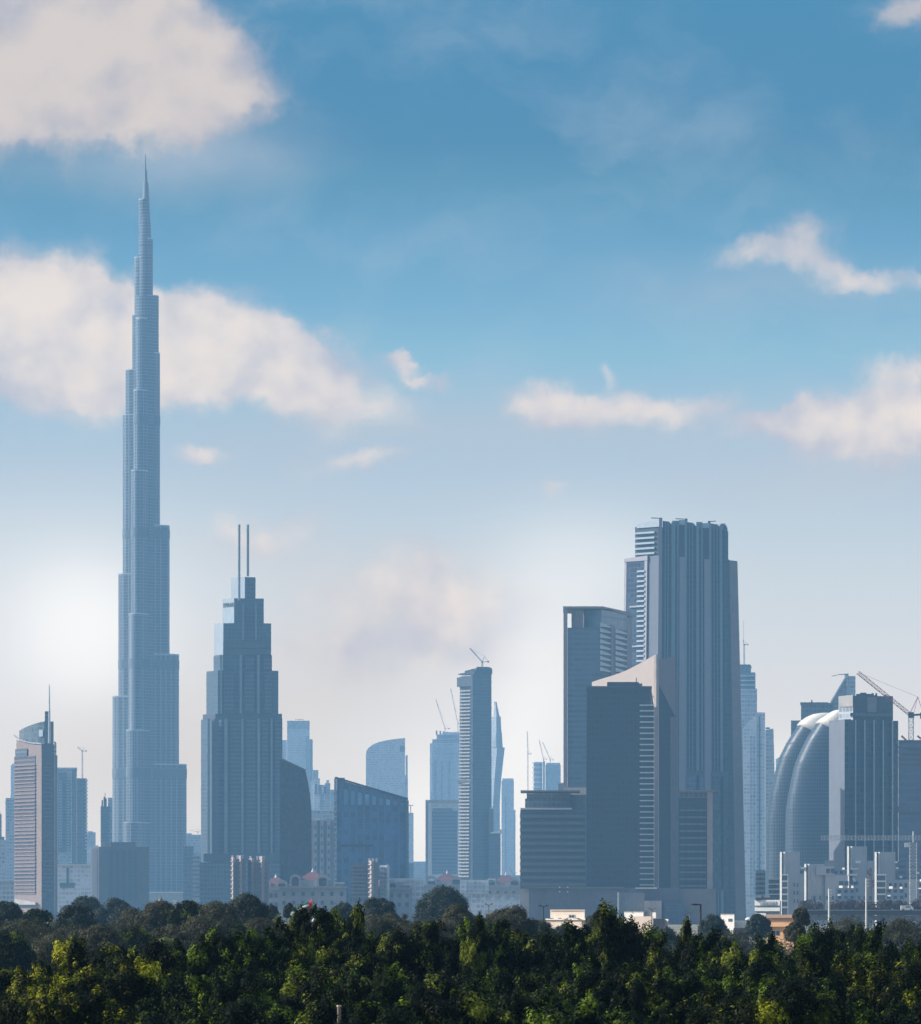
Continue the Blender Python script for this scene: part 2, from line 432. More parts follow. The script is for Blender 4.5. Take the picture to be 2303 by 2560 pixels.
for x0, x1 in [(612, 636), (660, 676)]:
    b.prism('balcony_bay', [(x0, 4), (x1, 4), (x1, 12), (x0, 12)], 1641, 1675, g_add2)
for x, w in [(522, 6), (565, 8), (606, 6), (647, 7), (679, 5)]:
    b.box('pier', x - w / 2, x + w / 2, 1797, 2250, -3.6, 4, plain('grey_blue_pier', (.22, .27, .31), .6))
for x, w in [(553, 5), (602, 6), (646, 6)]:
    b.box('pier', x - w / 2, x + w / 2, 1637, 1784, 0, 5, plain('grey_blue_pier', (.22, .27, .31), .6))
for x, w in [(608, 4), (640, 4)]:
    b.box('pier', x - w / 2, x + w / 2, 1510, 1600, 5.5, 12, plain('grey_blue_pier', (.22, .27, .31), .6))
b.box('mechanical_floor', 558, 676, 1603, 1619, 6.2, 16, mech); b.box('mechanical_floor', 558, 677, 1621, 1636, 6.0, 16, mech)
b.box('mechanical_floor', 509, 704, 2134, 2154, -4, 12, mech)
b.box('lower_block', 499, 708, 2156, None, -6, 40, g_grey)
for x, yb in [(598, 1500), (620, 1440)]:
    o = Geo().bar(b.p(x, 6, yb), b.p(x, 6, 1312), 1.15, 8).make('mast', steel_d if False else plain('mast_steel', (.25, .28, .32), .4, .5), b.r)
    Geo().bar(b.p(x, 6, 1312), b.p(x, 6, 1310), 1.3, 8).make('mast_cap', silver, o)
# the dark lettering on the pale upper left panel
def lettering(part, body, size, loc, mat, parent, extrude=.15, rotz=0.0):
    c = bpy.data.curves.new(part, 'FONT'); c.body = body; c.size = size; c.extrude = extrude; c.align_x = 'CENTER'
    t = bpy.data.objects.new(part, c); col.objects.link(t)
    me = bpy.data.meshes.new_from_object(t.evaluated_get(bpy.context.evaluated_depsgraph_get()))
    bpy.data.objects.remove(t); me.name = part; me.materials.clear(); me.materials.append(mat)
    o = bpy.data.objects.new(part, me); col.objects.link(o); o.parent = parent
    o.location = loc; o.rotation_euler = (math.pi / 2, 0, rotz); return o
pa, pb_ = b.p(557, 11 + 24 - 7.5, 1515), b.p(585.6, 11, 1515)
q = (pa + pb_) / 2
lettering('lettering', 'EMAAR', 5.6, (q.x, q.y - 1.6, q.z), steel_d, b.r, rotz=math.atan2(pb_.y - pa.y, pb_.x - pa.x))
# ------------------------------------------------------------------ left edge
b = B('hotel_tower', 'rose stone tower with curved dark glass crown and a mast, far left', 'tower', 4800, 104)
balc = facade('balcony_grid', (.06, .06, .075), (.27, .19, .17), 3.6, .5, 3.4, .22, .5, .4)
rosed = plain('dull_rose', (.27, .20, .19), .8, 0, .2)
# lit left face runs back from the corner at x=104; dark face to its right
LD = 55
def lf(px): return LD * (104 - px) / (104 - 38)
b.prism('wall', [(36, LD), (104, 0), (136, 14), (136, 70), (60, 90)], 1890, None, pink)
b.prism('balcony_grid', [(35.5, lf(36) - 2), (88, lf(88) - 2), (88, lf(88) + 2), (35.5, lf(36) + 2)], 1888, 2236, balc)
n = 36
a = b.prism('balcony', [(35, lf(36) - 4.5), (87, lf(87) - 4.5), (87, lf(87) - 1.8), (35, lf(36) - 1.8)], 1909, 1912, rosed)
b.copies(a, [-b.s_(9.1 * (i + 1)) for i in range(n - 1)])
b.prism('dark_glass_face', [(105, -1.2), (135.5, 12), (135.5, 16), (105, 3)], 1860, None, g_dark)
a = b.prism('floor_ledge', [(107, -2.6), (131, 8), (131, 11), (107, .5)], 1908, 1910, lav)
b.copies(a, [-b.s_(10.2 * (i + 1)) for i in range(31)])
b.prism('side_wing', [(136.2, 12), (143.5, 22), (143.5, 60), (136.2, 60)], 1887, None, lav)
b.prism('side_wing', [(135.6, 13), (141, 20), (141, 60), (135.6, 60)], [1850, 1856, 1856, 1850], 1887, g_dark)
b.prism('parapet_wall', [(41, 50), (60, 36), (80, 20), (104, -.6), (104, 3), (80, 24), (60, 40), (41, 54)], [1845, 1853, 1858, 1861, 1861, 1858, 1853, 1845], 1890.5, pink)
b.prism('roof_ledge', [(37, 50), (58, 34), (80, 17), (105, -3), (105, 3), (80, 23), (58, 40), (37, 55)], [1839, 1849, 1854.5, 1858, 1858, 1854.5, 1849, 1839], None, None) if False else None
gq = Geo()
pts = [(35, 52, 1834), (45, 46, 1842), (60, 34, 1850), (80, 18, 1856), (104, -2, 1859)]
for (x0, d0, y0), (x1, d1, y1) in zip(pts, pts[1:]):
    gq.bar(b.p(x0, d0, y0), b.p(x1, d1, y1), .7, 4)
gq.make('roof_ledge', silver, b.r)
crown = [(48, 58), (60, 40), (76, 24), (95, 10), (111, 4), (134, 12), (134, 60), (60, 75)]
b.prism('crown', crown, [1822, 1816, 1811, 1806, 1803, 1803, 1803, 1816], 1889, facade('crown_glass', (.10, .13, .15), (.16, .19, .21), 5, .2, 4, .1, .3))
b.prism('crown_panel', [(97, 8.6 - 1.4), (107, 4.8 - 1.4), (107, 5.2), (97, 8.9)], 1824, 1841, left)
b.box('mast_base', 112, 126, 1777, 1805, 14, 26, g_grey)
o = Geo().bar(b.p(123.5, 3, 1858), b.p(123.5, 3, 1775), 1.3, 8, .9).make('mast', silver, b.r)
Geo().bar(b.p(123.5, 3, 1775), b.p(123.5, 3, 1712), .75, 8, .45).make('mast_tip', silver, o)
b.prism('upper_screen', [(38, 51), (67, 27), (67, 30), (38, 54)], 1869, 1888.5, g_grey)
b.prism('entrance_canopy', [(36, 44), (88, 2), (94, 12), (42, 54)], [2247, 2256, 2256, 2247], 2262, conc)

def simple(name, label, cat, D, x0, x1, yt, m, depth=30, extra=None, group=None, skew=0, top=None):
    b = B(name, label, cat, D, (x0 + x1) / 2, group)
    b.prism('wall', [(x0, skew if skew > 0 else 0), (x1, -skew if skew < 0 else 0), (x1, depth), (x0, depth)], top or yt, None, m)
    return b
far_l = facade('far_light_facade', (.62, .66, .70), (.80, .80, .80), 4.2, .4, 3.6, .2, .25, .5)  # far tones kept pale: haze brightness put into the colour
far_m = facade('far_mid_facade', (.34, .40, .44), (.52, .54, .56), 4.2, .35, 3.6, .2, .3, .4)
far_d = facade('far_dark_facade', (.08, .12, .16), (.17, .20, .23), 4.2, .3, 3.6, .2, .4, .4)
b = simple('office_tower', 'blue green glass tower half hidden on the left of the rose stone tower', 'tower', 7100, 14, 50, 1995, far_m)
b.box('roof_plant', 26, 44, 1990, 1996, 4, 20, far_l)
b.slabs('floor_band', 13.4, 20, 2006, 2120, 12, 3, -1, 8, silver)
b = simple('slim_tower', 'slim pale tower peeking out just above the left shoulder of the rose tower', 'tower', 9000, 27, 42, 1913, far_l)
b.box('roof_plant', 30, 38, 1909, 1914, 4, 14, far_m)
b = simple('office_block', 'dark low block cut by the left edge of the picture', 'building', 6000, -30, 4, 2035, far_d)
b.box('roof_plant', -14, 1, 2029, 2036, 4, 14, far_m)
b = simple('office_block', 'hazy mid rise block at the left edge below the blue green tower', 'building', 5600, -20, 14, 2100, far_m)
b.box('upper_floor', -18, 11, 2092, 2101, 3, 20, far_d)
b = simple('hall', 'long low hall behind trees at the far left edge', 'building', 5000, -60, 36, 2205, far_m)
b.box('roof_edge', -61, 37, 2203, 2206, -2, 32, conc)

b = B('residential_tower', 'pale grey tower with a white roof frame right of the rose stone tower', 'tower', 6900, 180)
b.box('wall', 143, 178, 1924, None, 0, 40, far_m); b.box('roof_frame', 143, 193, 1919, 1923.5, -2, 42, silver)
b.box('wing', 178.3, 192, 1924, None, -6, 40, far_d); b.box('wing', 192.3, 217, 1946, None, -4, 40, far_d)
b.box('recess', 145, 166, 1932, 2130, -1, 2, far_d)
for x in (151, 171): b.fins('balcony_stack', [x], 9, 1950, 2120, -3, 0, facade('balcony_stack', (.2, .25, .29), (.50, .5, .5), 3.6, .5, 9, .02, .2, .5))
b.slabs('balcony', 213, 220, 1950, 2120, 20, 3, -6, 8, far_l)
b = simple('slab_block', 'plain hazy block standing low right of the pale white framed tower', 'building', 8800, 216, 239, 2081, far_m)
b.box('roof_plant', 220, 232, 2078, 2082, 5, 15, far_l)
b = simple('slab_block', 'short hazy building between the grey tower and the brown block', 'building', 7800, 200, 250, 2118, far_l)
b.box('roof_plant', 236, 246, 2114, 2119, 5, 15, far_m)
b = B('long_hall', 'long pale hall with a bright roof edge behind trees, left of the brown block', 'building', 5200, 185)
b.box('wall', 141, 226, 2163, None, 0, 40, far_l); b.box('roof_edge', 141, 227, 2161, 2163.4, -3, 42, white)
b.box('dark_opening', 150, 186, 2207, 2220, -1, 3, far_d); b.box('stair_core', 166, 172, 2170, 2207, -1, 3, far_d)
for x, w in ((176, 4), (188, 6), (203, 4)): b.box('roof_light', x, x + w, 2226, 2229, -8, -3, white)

b = B('brown_block', 'broad brown grey block with rows of small windows in front of the needle tower', 'building', 5300, 290)
brn = facade('brown_window_grid', (.045, .055, .075), (.12, .11, .125), 3.5, .42, 2.9, .5, .3, .4)
brs = plain('brown_render', (.125, .112, .125), .85)
b.prism('wall', [(228, 10), (247, 0), (373, 0), (373, 45), (228, 50)], 2117, None, brs)
b.prism('window_bay', [(231, 7.4), (243, 1.2), (243, 2.5), (231, 9)], 2122, None, brn)
for x0, x1 in [(272, 283), (288, 299), (304, 315), (320, 331), (336, 342)]:
    b.box('window_bay', x0, x1, 2126, 2252, -.5, 2, brn)
b.box('penthouse', 277, 339, 2105, 2118, 8, 35, brs); b.box('stair_head', 263, 275, 2106, 2118, 6, 20, pink)
b.box('roof_plant', 344, 356, 2112, 2118, 6, 16, conc)

b = B('construction_tower', 'thin dark unfinished tower with a ragged top left of the needle tower', 'tower', 6900, 262)
b.box('frame', 252, 273, 2016, None, 0, 26, far_d); b.box('frame', 270, 281, 1994, None, 4, 26, far_m)
b.slabs('floor_slab', 250.5, 274, 2018, 2100, 12, 1.6, -2, 10, far_d)
for x, y, w in [(254, 2000, 4), (259, 1992, 5), (264, 1996, 3), (262, 1982, 1.4)]: b.box('formwork', x, x + w, y, 2017, 4, 10, steel_d)
b = simple('podium_block', 'square hazy block right behind the foot of the needle tower', 'building', 7900, 440, 503, 2087, far_m)
b.box('roof_plant', 466, 480, 2083, 2088, 5, 20, far_l)
b = simple('podium_block', 'lower darker block at the foot of the needle tower on its right', 'building', 5700, 458, 484, 2116, far_d)
b.box('upper_floor', 460, 480, 2113, 2117, 5, 20, far_m)
b = simple('podium_block', 'hazy annex touching the left foot of the stepped tower', 'building', 5600, 482, 503, 2133, far_m)
b.slabs('floor_band', 481.5, 500, 2142, 2240, 10, 3, -2, 5, far_d)

# ------------------------------------------------------------------ dark curved glass block and slanted glass block
b = B('curved_glass_block', 'dark blue glass block with sloping roof and bowed right side beside the stepped tower', 'building', 4050, 735)
prof = [(2500, 779), (2140, 779.5), (2026, 779), (1985, 775), (1955, 770), (1927, 764)]
gg = Geo(); rings = []
for y, xr in prof:
    yl = y if y != 1927 else 1896
    rings.append([b.p(700, 0, yl), b.p(xr, 0, y), b.p(xr, 55, y), b.p(700, 55, yl)])
rings[0] = [Vector((q.x, q.y, 0)) for q in rings[0]]
gg.loft(rings).make('wall', g_dark, b.r)
gq = Geo().bar(b.p(699, -1, 1895), b.p(765, -1, 1926), .8); gq.make('roof_edge', g_grey, b.r)
b = B('slanted_glass_block', 'blue glass block whose roof slopes down to the right, with vertical strips', 'building', 3950, 930)
g_sl = facade('striped_blue_glass', (.10, .21, .35), (.17, .28, .40), 4.2, .06, 5.2, .3, .4, .2)
g_sl2 = facade('striped_pale_glass', (.30, .46, .58), (.12, .24, .38), 30, .0, 5.2, .45, .3, .3)
b.prism('wall', [(842, 0), (1017, 10), (1017, 60), (842, 60)], [1948, 1998, 1998, 1948], None, g_sl)
b.prism('side_wall', [(835.5, 16), (841.7, -.8), (841.7, 50), (835.5, 50)], [1945, 1946, 1946, 1945], None, g_dark)
b.prism('upper_screen', [(850, -.8), (1012, 8.6), (1012, 12), (850, 2.8)], [1970, 2008, 2008, 1970], 2013, g_sl2)
b.prism('roof_edge', [(838, -2.5), (1020, 7.8), (1020, 12), (838, 4)], [1943.5, 1996, 1996, 1943.5], [0] and 2013, None) if False else None
Geo().bar(b.p(838, -1.6, 1944), b.p(1020, 9, 1997), .9).make('roof_edge', g_dark, b.r)
b.box('side_pier', 1017.3, 1022, 2000, None, 8, 55, g_grey)
b.prism('service_floor', [(852, -.7), (935, 4), (935, 6), (852, 1.4)], 2112, 2116, g_dark)
b.box('roof_plant', 842, 862, 1943, 1960, 18, 34, far_m)

b = B('stepped_office_tower', 'pale hazy tower with stepped shoulders rising behind the curved glass block', 'tower', 10200, 746)
b.box('wall', 718, 774, 1803, None, 0, 50, far_l); b.box('dark_top', 718.5, 774.3, 1802, 1822, -1, 51, far_m)
b.box('shoulder', 774.3, 782, 1848, None, 6, 50, far_m); b.box('shoulder', 704, 717.7, 1850, None, 6, 50, far_m)
b.box('shoulder', 782.3, 796, 1925, None, 6, 50, far_m); b.box('dark_side', 765, 774.2, 1840, None, -1.5, 2, far_m)
Geo().bar(b.p(738, 10, 1798), b.p(760, 10, 1799), .6).make('roof_crane_arm', steel_d, b.r); b.box('roof_post', 749, 750.5, 1797, 1803, 8, 11, steel_d)
random.seed(5)
b = B('terraced_block', 'terraced hazy blocks with cluttered roofs between the curved and slanted glass blocks', 'building', 8600, 808)
for x0, x1, y in [(776, 795, 1952), (795.3, 812, 1962), (812.3, 826, 1958), (826.3, 842, 1974), (786, 800, 1946), (816, 823, 1950)]:
    b.box('terrace', x0, x1, y, None, random.uniform(0, 6), 40, random.choice([far_m, far_l]))
for i in range(7):
    x = random.uniform(780, 834); b.box('roof_plant', x, x + 5, 1958 + (x - 780) * .3, 1985, -2 - i * .3, 6, random.choice([far_l, white, far_d]))
b = B('long_block', 'long hazy block with a straight bright roof line between the two glass blocks', 'building', 6300, 810)
b.box('wall', 776, 842, 2027, None, 0, 30, far_m); b.box('roof_edge', 775, 843, 2024.5, 2027, -2, 32, far_l)
b = B('apartment_block', 'beige balcony apartment block between the curved and slanted glass blocks', 'building', 5500, 808)
b.box('wall', 780, 836, 2052, None, 0, 30, lav)
for x in (789, 805, 822):
    b.box('bay', x - 5, x + 4, 2046 + (x % 3) * 5, None, -4, 1, plain('hazy_beige', (.40, .35, .33), .8))
    for r in range(9): b.box('window', x - 2.6, x + 2, 2064 + r * 20, 2074 + r * 20, -4.4, -3.9, mech)
b.box('parapet', 788, 800, 2047, 2050, -6, -1, white)
# ------------------------------------------------------------------ centre, far
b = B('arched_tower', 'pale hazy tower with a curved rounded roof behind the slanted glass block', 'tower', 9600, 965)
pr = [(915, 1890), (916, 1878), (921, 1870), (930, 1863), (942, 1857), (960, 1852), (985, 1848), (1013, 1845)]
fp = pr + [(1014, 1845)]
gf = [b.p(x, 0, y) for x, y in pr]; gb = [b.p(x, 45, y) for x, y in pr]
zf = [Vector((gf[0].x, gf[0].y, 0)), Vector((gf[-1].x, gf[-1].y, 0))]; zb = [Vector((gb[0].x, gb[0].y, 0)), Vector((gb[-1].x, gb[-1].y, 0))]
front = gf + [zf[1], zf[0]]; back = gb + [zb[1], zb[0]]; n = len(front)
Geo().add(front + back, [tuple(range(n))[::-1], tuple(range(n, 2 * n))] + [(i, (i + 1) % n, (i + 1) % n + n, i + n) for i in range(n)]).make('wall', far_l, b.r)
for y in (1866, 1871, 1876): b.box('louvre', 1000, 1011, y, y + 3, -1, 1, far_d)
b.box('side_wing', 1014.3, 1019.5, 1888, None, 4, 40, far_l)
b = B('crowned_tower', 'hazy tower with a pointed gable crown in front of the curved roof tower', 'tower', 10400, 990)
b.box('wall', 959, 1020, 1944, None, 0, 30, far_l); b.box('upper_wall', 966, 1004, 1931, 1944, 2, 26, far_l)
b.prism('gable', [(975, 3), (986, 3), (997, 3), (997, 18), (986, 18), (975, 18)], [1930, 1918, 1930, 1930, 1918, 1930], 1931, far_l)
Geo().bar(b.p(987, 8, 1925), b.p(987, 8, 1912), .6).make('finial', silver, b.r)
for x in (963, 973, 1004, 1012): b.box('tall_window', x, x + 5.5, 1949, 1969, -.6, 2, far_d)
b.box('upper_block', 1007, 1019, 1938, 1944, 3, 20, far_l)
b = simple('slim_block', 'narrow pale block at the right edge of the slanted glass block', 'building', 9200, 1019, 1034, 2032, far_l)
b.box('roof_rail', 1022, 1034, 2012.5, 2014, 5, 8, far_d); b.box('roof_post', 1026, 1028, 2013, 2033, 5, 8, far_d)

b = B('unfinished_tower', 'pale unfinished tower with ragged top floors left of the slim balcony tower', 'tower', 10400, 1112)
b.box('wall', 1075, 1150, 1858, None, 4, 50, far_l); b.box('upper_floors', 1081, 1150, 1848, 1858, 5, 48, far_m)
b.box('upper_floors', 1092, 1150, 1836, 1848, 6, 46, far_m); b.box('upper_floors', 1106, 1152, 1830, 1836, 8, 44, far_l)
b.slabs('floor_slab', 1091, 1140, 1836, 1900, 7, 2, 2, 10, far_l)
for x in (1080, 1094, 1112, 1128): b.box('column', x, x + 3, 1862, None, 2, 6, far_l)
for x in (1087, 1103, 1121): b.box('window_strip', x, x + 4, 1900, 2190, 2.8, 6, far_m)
for i in range(6): b.box('formwork', 1090 + i * 9, 1094 + i * 9, 1826 + (i * 7) % 6, 1838, 10, 16, far_d)
b = B('framed_office_tower', 'square tower with a pale frame round dark floors below the unfinished tower', 'tower', 7000, 1106)
b.box('wall', 1066, 1146, 2003, None, 0, 40, far_l); b.box('roof_frame', 1064, 1148, 2000, 2006, -3, 42, plain('hazy_pink_frame', (.46, .40, .38), .8))
b.box('corner_pier', 1064, 1069, 2006.4, None, -3, 12, conc_d); b.box('corner_pier', 1070, 1079, 2006.4, 2190, -2, 8, white)
b.box('window_field', 1081, 1143, 2027, 2184, -1.5, 3, facade('banded_blue', (.12, .17, .22), (.28, .33, .37), 4.6, .5, 50, 0, .2, .4))
b.box('louvre_band', 1083, 1131, 2021, 2026, -1.6, 3, lav)
b = B('balcony_tower', 'tall slim tower with white balconies on its left face and a crane on top', 'tower', 6100, 1186)
g_bt = facade('smooth_blue_grey', (.13, .17, .21), (.19, .225, .26), 3.8, .4, 4, .1, .2, .45)
b.prism('right_face', [(1180, 0), (1229, 10), (1229, 45), (1180, 45)], [1672, 1670, 1670, 1672], None, g_bt)
b.prism('left_face', [(1150, 14), (1179.7, 0), (1179.7, 40), (1150, 45)], 1690, None, far_d, fpb=[(1145, 14), (1179.7, 0), (1179.7, 40), (1145, 45)])
bl = b.prism('balcony', [(1149.5, 10), (1176, -3), (1178, 0), (1150, 14.5)], 1725, 1728.4, conc)
b.copies(bl, [-b.s_(8.6 * (i + 1)) for i in range(54)], -.035)
b.prism('corner_pier', [(1176.5, -3.2), (1182, -1), (1182, 4), (1176.5, 2)], 1686, None, plain('pale_pier', (.5, .5, .49), .7))
b.prism('sky_floors', [(1142.5, 10), (1180, -4.5), (1180, 20), (1146, 20)], 1693, 1716, mech)
b.prism('sky_ledge', [(1143, 10), (1178, -4.8), (1178, 10), (1146, 20)], 1950, 1957, mech)
b.prism('roof_canopy', [(1145, 8), (1186, -4), (1196, 20), (1160, 30)], [1684, 1678, 1677, 1682], 1686, mech)
b.prism('roof_crown', [(1162, 4), (1190, -2), (1231, 6), (1231, 35), (1170, 35)], [1677, 1671, 1671, 1671, 1677], 1682, mech)
b.prism('roof_crown', [(1192, -1), (1222, 4), (1229, 30), (1192, 30)], 1667, 1671, g_bt)

# far right of centre
b = B('twisted_tower', 'pale twisting tower with a notched top right of the slim balcony tower', 'tower', 9800, 1245)
gg = Geo(); pr = [(1757, 1236, 1242), (1790, 1234, 1249), (1792, 1230, 1252), (1832, 1228, 1254), (1834, 1226, 1255), (1868, 1224, 1257), (1869.5, 1224, 1262), (1948, 1220, 1253), (2010, 1216, 1250), (2500, 1214, 1250)]
rings = []
for y, xl, xr in reversed(pr):
    r = [b.p(xl, 0, y), b.p((xl + xr) / 2, -12, y), b.p(xr, 0, y), b.p(xr, 40, y), b.p(xl, 40, y)]
    if y == 2500: r = [Vector((q.x, q.y, 0)) for q in r]
    rings.append(r)
gg.loft(rings).make('wall', far_m, b.r)
b.prism('fin', [(1236, -4), (1243, -2), (1243, 10), (1236, 10)], [1754, 1756, 1756, 1754], 1790, far_l)
b = B('pale_tower', 'very pale hazy tower right behind the twisted tower', 'tower', 11500, 1268)
b.box('wall', 1254, 1285, 1952, None, 0, 50, far_l); b.box('roof_box', 1256, 1284, 1946, 1952, 3, 45, far_l); b.box('lower_wing', 1284, 1289, 2025, None, 4, 40, far_l)
b.box('window_strip', 1262, 1265, 1990, 2180, -1.4, 2, far_m)
b = simple('annex_tower', 'low tower with a white tilted cap at the foot of the slim balcony tower', 'building', 6000, 1222, 1252, 2082, g_bt)
b.prism('tilted_cap', [(1226, -3), (1254, -3), (1254, 20), (1226, 20)], [2082, 2073, 2073, 2082], [2084] and 2084, white)
b = simple('stone_block', 'brownish hazy block leaning against the slim balcony tower low down', 'building', 6100, 1222, 1234, 2022, lav, 20)
b.box('roof_plant', 1224, 1230, 2018, 2023, 3, 9, far_m)
b = B('curvy_construction_tower', 'small far construction tower with stacked curved white floors', 'tower', 10600, 1342)
b.box('core', 1334, 1356, 1906, None, 3, 30, far_m)
g1 = [(1331, 2), (1336, -3), (1350, -4), (1355, 0), (1355, 12), (1331, 12)]
b.slabs('floor_slab', 0, 0, 1905, 1990, 8, 4, 0, 0, far_l, fp=g1)
b = B('construction_block', 'square far construction block with rooftop cranes left of the white framed tower', 'tower', 10600, 1382)
b.box('wall', 1364, 1402, 1912, None, 0, 40, far_m); b.box('roof_deck', 1366, 1401, 1907, 1912, 2, 36, far_l); b.box('pier', 1357, 1363, 1903, None, -2, 20, far_l)
b = B('red_roofed_block', 'small orange block peeping over the roof slab left of the white framed tower', 'building', 5600, 1402)
b.box('wall', 1396, 1410, 1960, None, 0, 14, pink); b.box('roof', 1395, 1411, 1957, 1960, -1, 15, beige)

# low hazy mass between
b = B('low_block', 'low hazy block in the bright gap left of the framed office tower', 'building', 9200, 1050)
b.box('wall', 1018, 1082, 2158, None, 0, 40, far_m); b.box('roof_edge', 1031, 1066, 2154, 2158, 4, 20, far_l)
b = B('low_block', 'low hazy block beneath the pale tower, with tiny crane arms on top', 'building', 9200, 1280)
b.box('wall', 1250, 1310, 2188, None, 0, 40, far_m); b.box('roof_plant', 1262, 1275, 2183, 2188, 4, 20, far_l)
Geo().bar(b.p(1284, 4, 2188), b.p(1274, 4, 2168), .5).bar(b.p(1284, 4, 2188), b.p(1292, 4, 2180), .5).make('crane_arm', steel_r, b.r)

# ------------------------------------------------------------------ palace style blocks
redroof = plain('red_tile', (.17, .07, .075), .8)
cream = plain('hazy_cream_wall', (.42, .40, .40), .85)  # wall colour lightened to carry the haze around the base
def palace(label, px, D=4100, w=84, base=2218, roof=2180, seed=1):
    b = B('palace_block', label, 'building', D, px, 'ornate palace blocks behind the trees')
    random.seed(seed)
    b.box('wall', px - w, px + w, base + 2, None, 0, 30, cream)
    b.box('cornice', px - w - 4, px + w + 2, base - 2, base + 2, -3, 32, conc)
    b.box('upper_wall', px - w * .62, px + w * .62, roof + 20, base - 2, 3, 26, cream)
    z1 = roof + 20
    b.prism('roof', [(px - 34, 2), (px + 34, 2), (px + 34, 28), (px - 34, 28)], z1 - .1, z1, redroof) if False else None
    r0 = [b.p(px - 36, 3, z1), b.p(px + 36, 3, z1), b.p(px + 36, 27, z1), b.p(px - 36, 27, z1)]
    r1 = [b.p(px - 8, 11, roof), b.p(px + 8, 11, roof), b.p(px + 8, 19, roof), b.p(px - 8, 19, roof)]
    rf = Geo().loft([r0, r1]).make('roof', redroof, b.r)
    Geo().bar(b.p(px, 15, roof), b.p(px, 15, roof - 5), 1.1, 8, .7).bar(b.p(px, 15, roof - 5), b.p(px, 15, roof - 10), .5, 6, .1).make('lantern', white, rf)
    for sx in (-.52, .3):
        cxp = px + sx * w; gg = Geo(); n = 9; vs = []
        for k2, (ro, dd) in enumerate([(13, -1), (13, 5)]):
            pass
        o1 = [b.p(cxp + 14 * math.cos(math.pi * (1 - i / n)), -1, roof + 18 - 12 * math.sin(math.pi * i / n)) for i in range(n + 1)]
        i1 = [b.p(cxp + 9 * math.cos(math.pi * (1 - i / n)), -1, roof + 19 - 7 * math.sin(math.pi * i / n)) for i in range(n + 1)]
        off = Vector((0, 6, 0)); N_ = n + 1
        vs = o1 + i1 + [v + off for v in o1] + [v + off for v in i1]; fs = []
        for i in range(n):
            fs += [(i, i + 1, N_ + i + 1, N_ + i), (2 * N_ + i, 2 * N_ + i + 1, i + 1, i), (3 * N_ + i, 3 * N_ + i + 1, 2 * N_ + i + 1, 2 * N_ + i), (N_ + i, N_ + i + 1, 3 * N_ + i + 1, 3 * N_ + i)]
        gg.add(vs, fs).make('arched_gable', conc, b.r)
        b.box('arch_opening', cxp - 9, cxp + 9, roof + 19, base - 4, 1.5, 3.4, mech)
        b.box('gable_pier', cxp - 14, cxp - 9.5, roof + 19, base - 2.5, -1, 4, cream); b.box('gable_pier', cxp + 9.5, cxp + 14, roof + 19, base - 2.5, -1, 4, cream)
    b.box('terrace_roof', px + w * .64, px + w * .95, base - 12, base - 9, 2, 20, white)
    b.box('terrace_wall', px + w * .66, px + w * .93, base - 9, base - 2.3, 4, 18, cream)
    for i in range(7):
        x = px - w + 12 + i * (2 * w - 24) / 6.0
        for r in range(2): b.box('window', x - 4, x + 4, base + 12 + r * 22, base + 22 + r * 22, -.5, 1, mech)
    return b
palace('ornate block with red hipped roof and white arches right of the stepped tower', 782, D=3850, seed=1)
palace('ornate hazy block with red roof under the slim balcony tower', 1118, D=5000, w=76, base=2214, roof=2184, seed=2)
palace('ornate hazy block with red roof left of the low banded block', 1265, D=5200, w=72, base=2216, roof=2188, seed=3)
palace('ornate hazy block whose dark roof shows under the slanted glass block', 960, D=3850, w=70, base=2222, roof=2196, seed=4)
palace('ornate hazy block beneath the right foot of the stepped tower', 690, D=3900, w=50, base=2222, roof=2194, seed=6)
# sunlit ribbed blocks
def ribbed(label, D, x0, x1, yt, cols, skew=0):
    b = B('ribbed_apartment_block', label, 'building', D, (x0 + x1) / 2)
    b.box('wall', x0, x1, yt + 4, None, 0, 24, lav)
    for i in range(cols):
        xa = x0 + (x1 - x0) * (i + .1) / cols; xb = x0 + (x1 - x0) * (i + .62) / cols
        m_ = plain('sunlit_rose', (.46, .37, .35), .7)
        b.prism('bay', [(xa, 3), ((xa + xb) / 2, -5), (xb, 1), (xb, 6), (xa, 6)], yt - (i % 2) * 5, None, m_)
        st = b.prism('balcony', [(xa - 1, 0), ((xa + xb) / 2 - 1, -7.5), (xb + .4, -2), (xb, 2), (xa, 4)], yt + 8, yt + 10.5, conc)
        b.copies(st, [-b.s_(11.5 * (j + 1)) for j in range(9)])
    for i in range(3):
        x = x0 + (x1 - x0) * (i + .2) / 3; b.box('roof_turret', x, x + 5, yt - 6, yt + 4, 6, 12, white)
    return b
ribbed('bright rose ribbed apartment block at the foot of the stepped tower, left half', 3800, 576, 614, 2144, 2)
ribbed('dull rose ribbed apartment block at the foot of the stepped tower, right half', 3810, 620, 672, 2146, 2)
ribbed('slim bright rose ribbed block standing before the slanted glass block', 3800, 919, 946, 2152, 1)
b = simple('concrete_block', 'grey concrete block just left of the slim bright rose block', 'building', 3820, 878, 917, 2158, far_d)
b.slabs('floor_band', 877, 916, 2164, 2240, 9, 3.5, -2.5, 4, lav)
b = simple('white_block', 'pale block with balconies just right of the slim bright rose block', 'building', 3830, 949, 974, 2163, far_l)
b.slabs('balcony', 950, 966, 2168, 2240, 8, 4, -3, 3, far_m); b.box('white_pier', 967, 971, 2160, 2240, -2, 4, white)
b = simple('wide_low_block', 'wide low pale block to the right of the slim rose block', 'building', 3860, 972, 1060, 2196, far_l)
b.box('dark_panel', 960 + 22, 1015, 2206, 2226, -1, 2, far_m); b.box('roof_canopy', 1012, 1034, 2196.5, 2199.5, -8, -1, white)
b = simple('wide_low_block', 'wide low pale block behind the round tree', 'building', 4700, 1150, 1222, 2200, far_l)
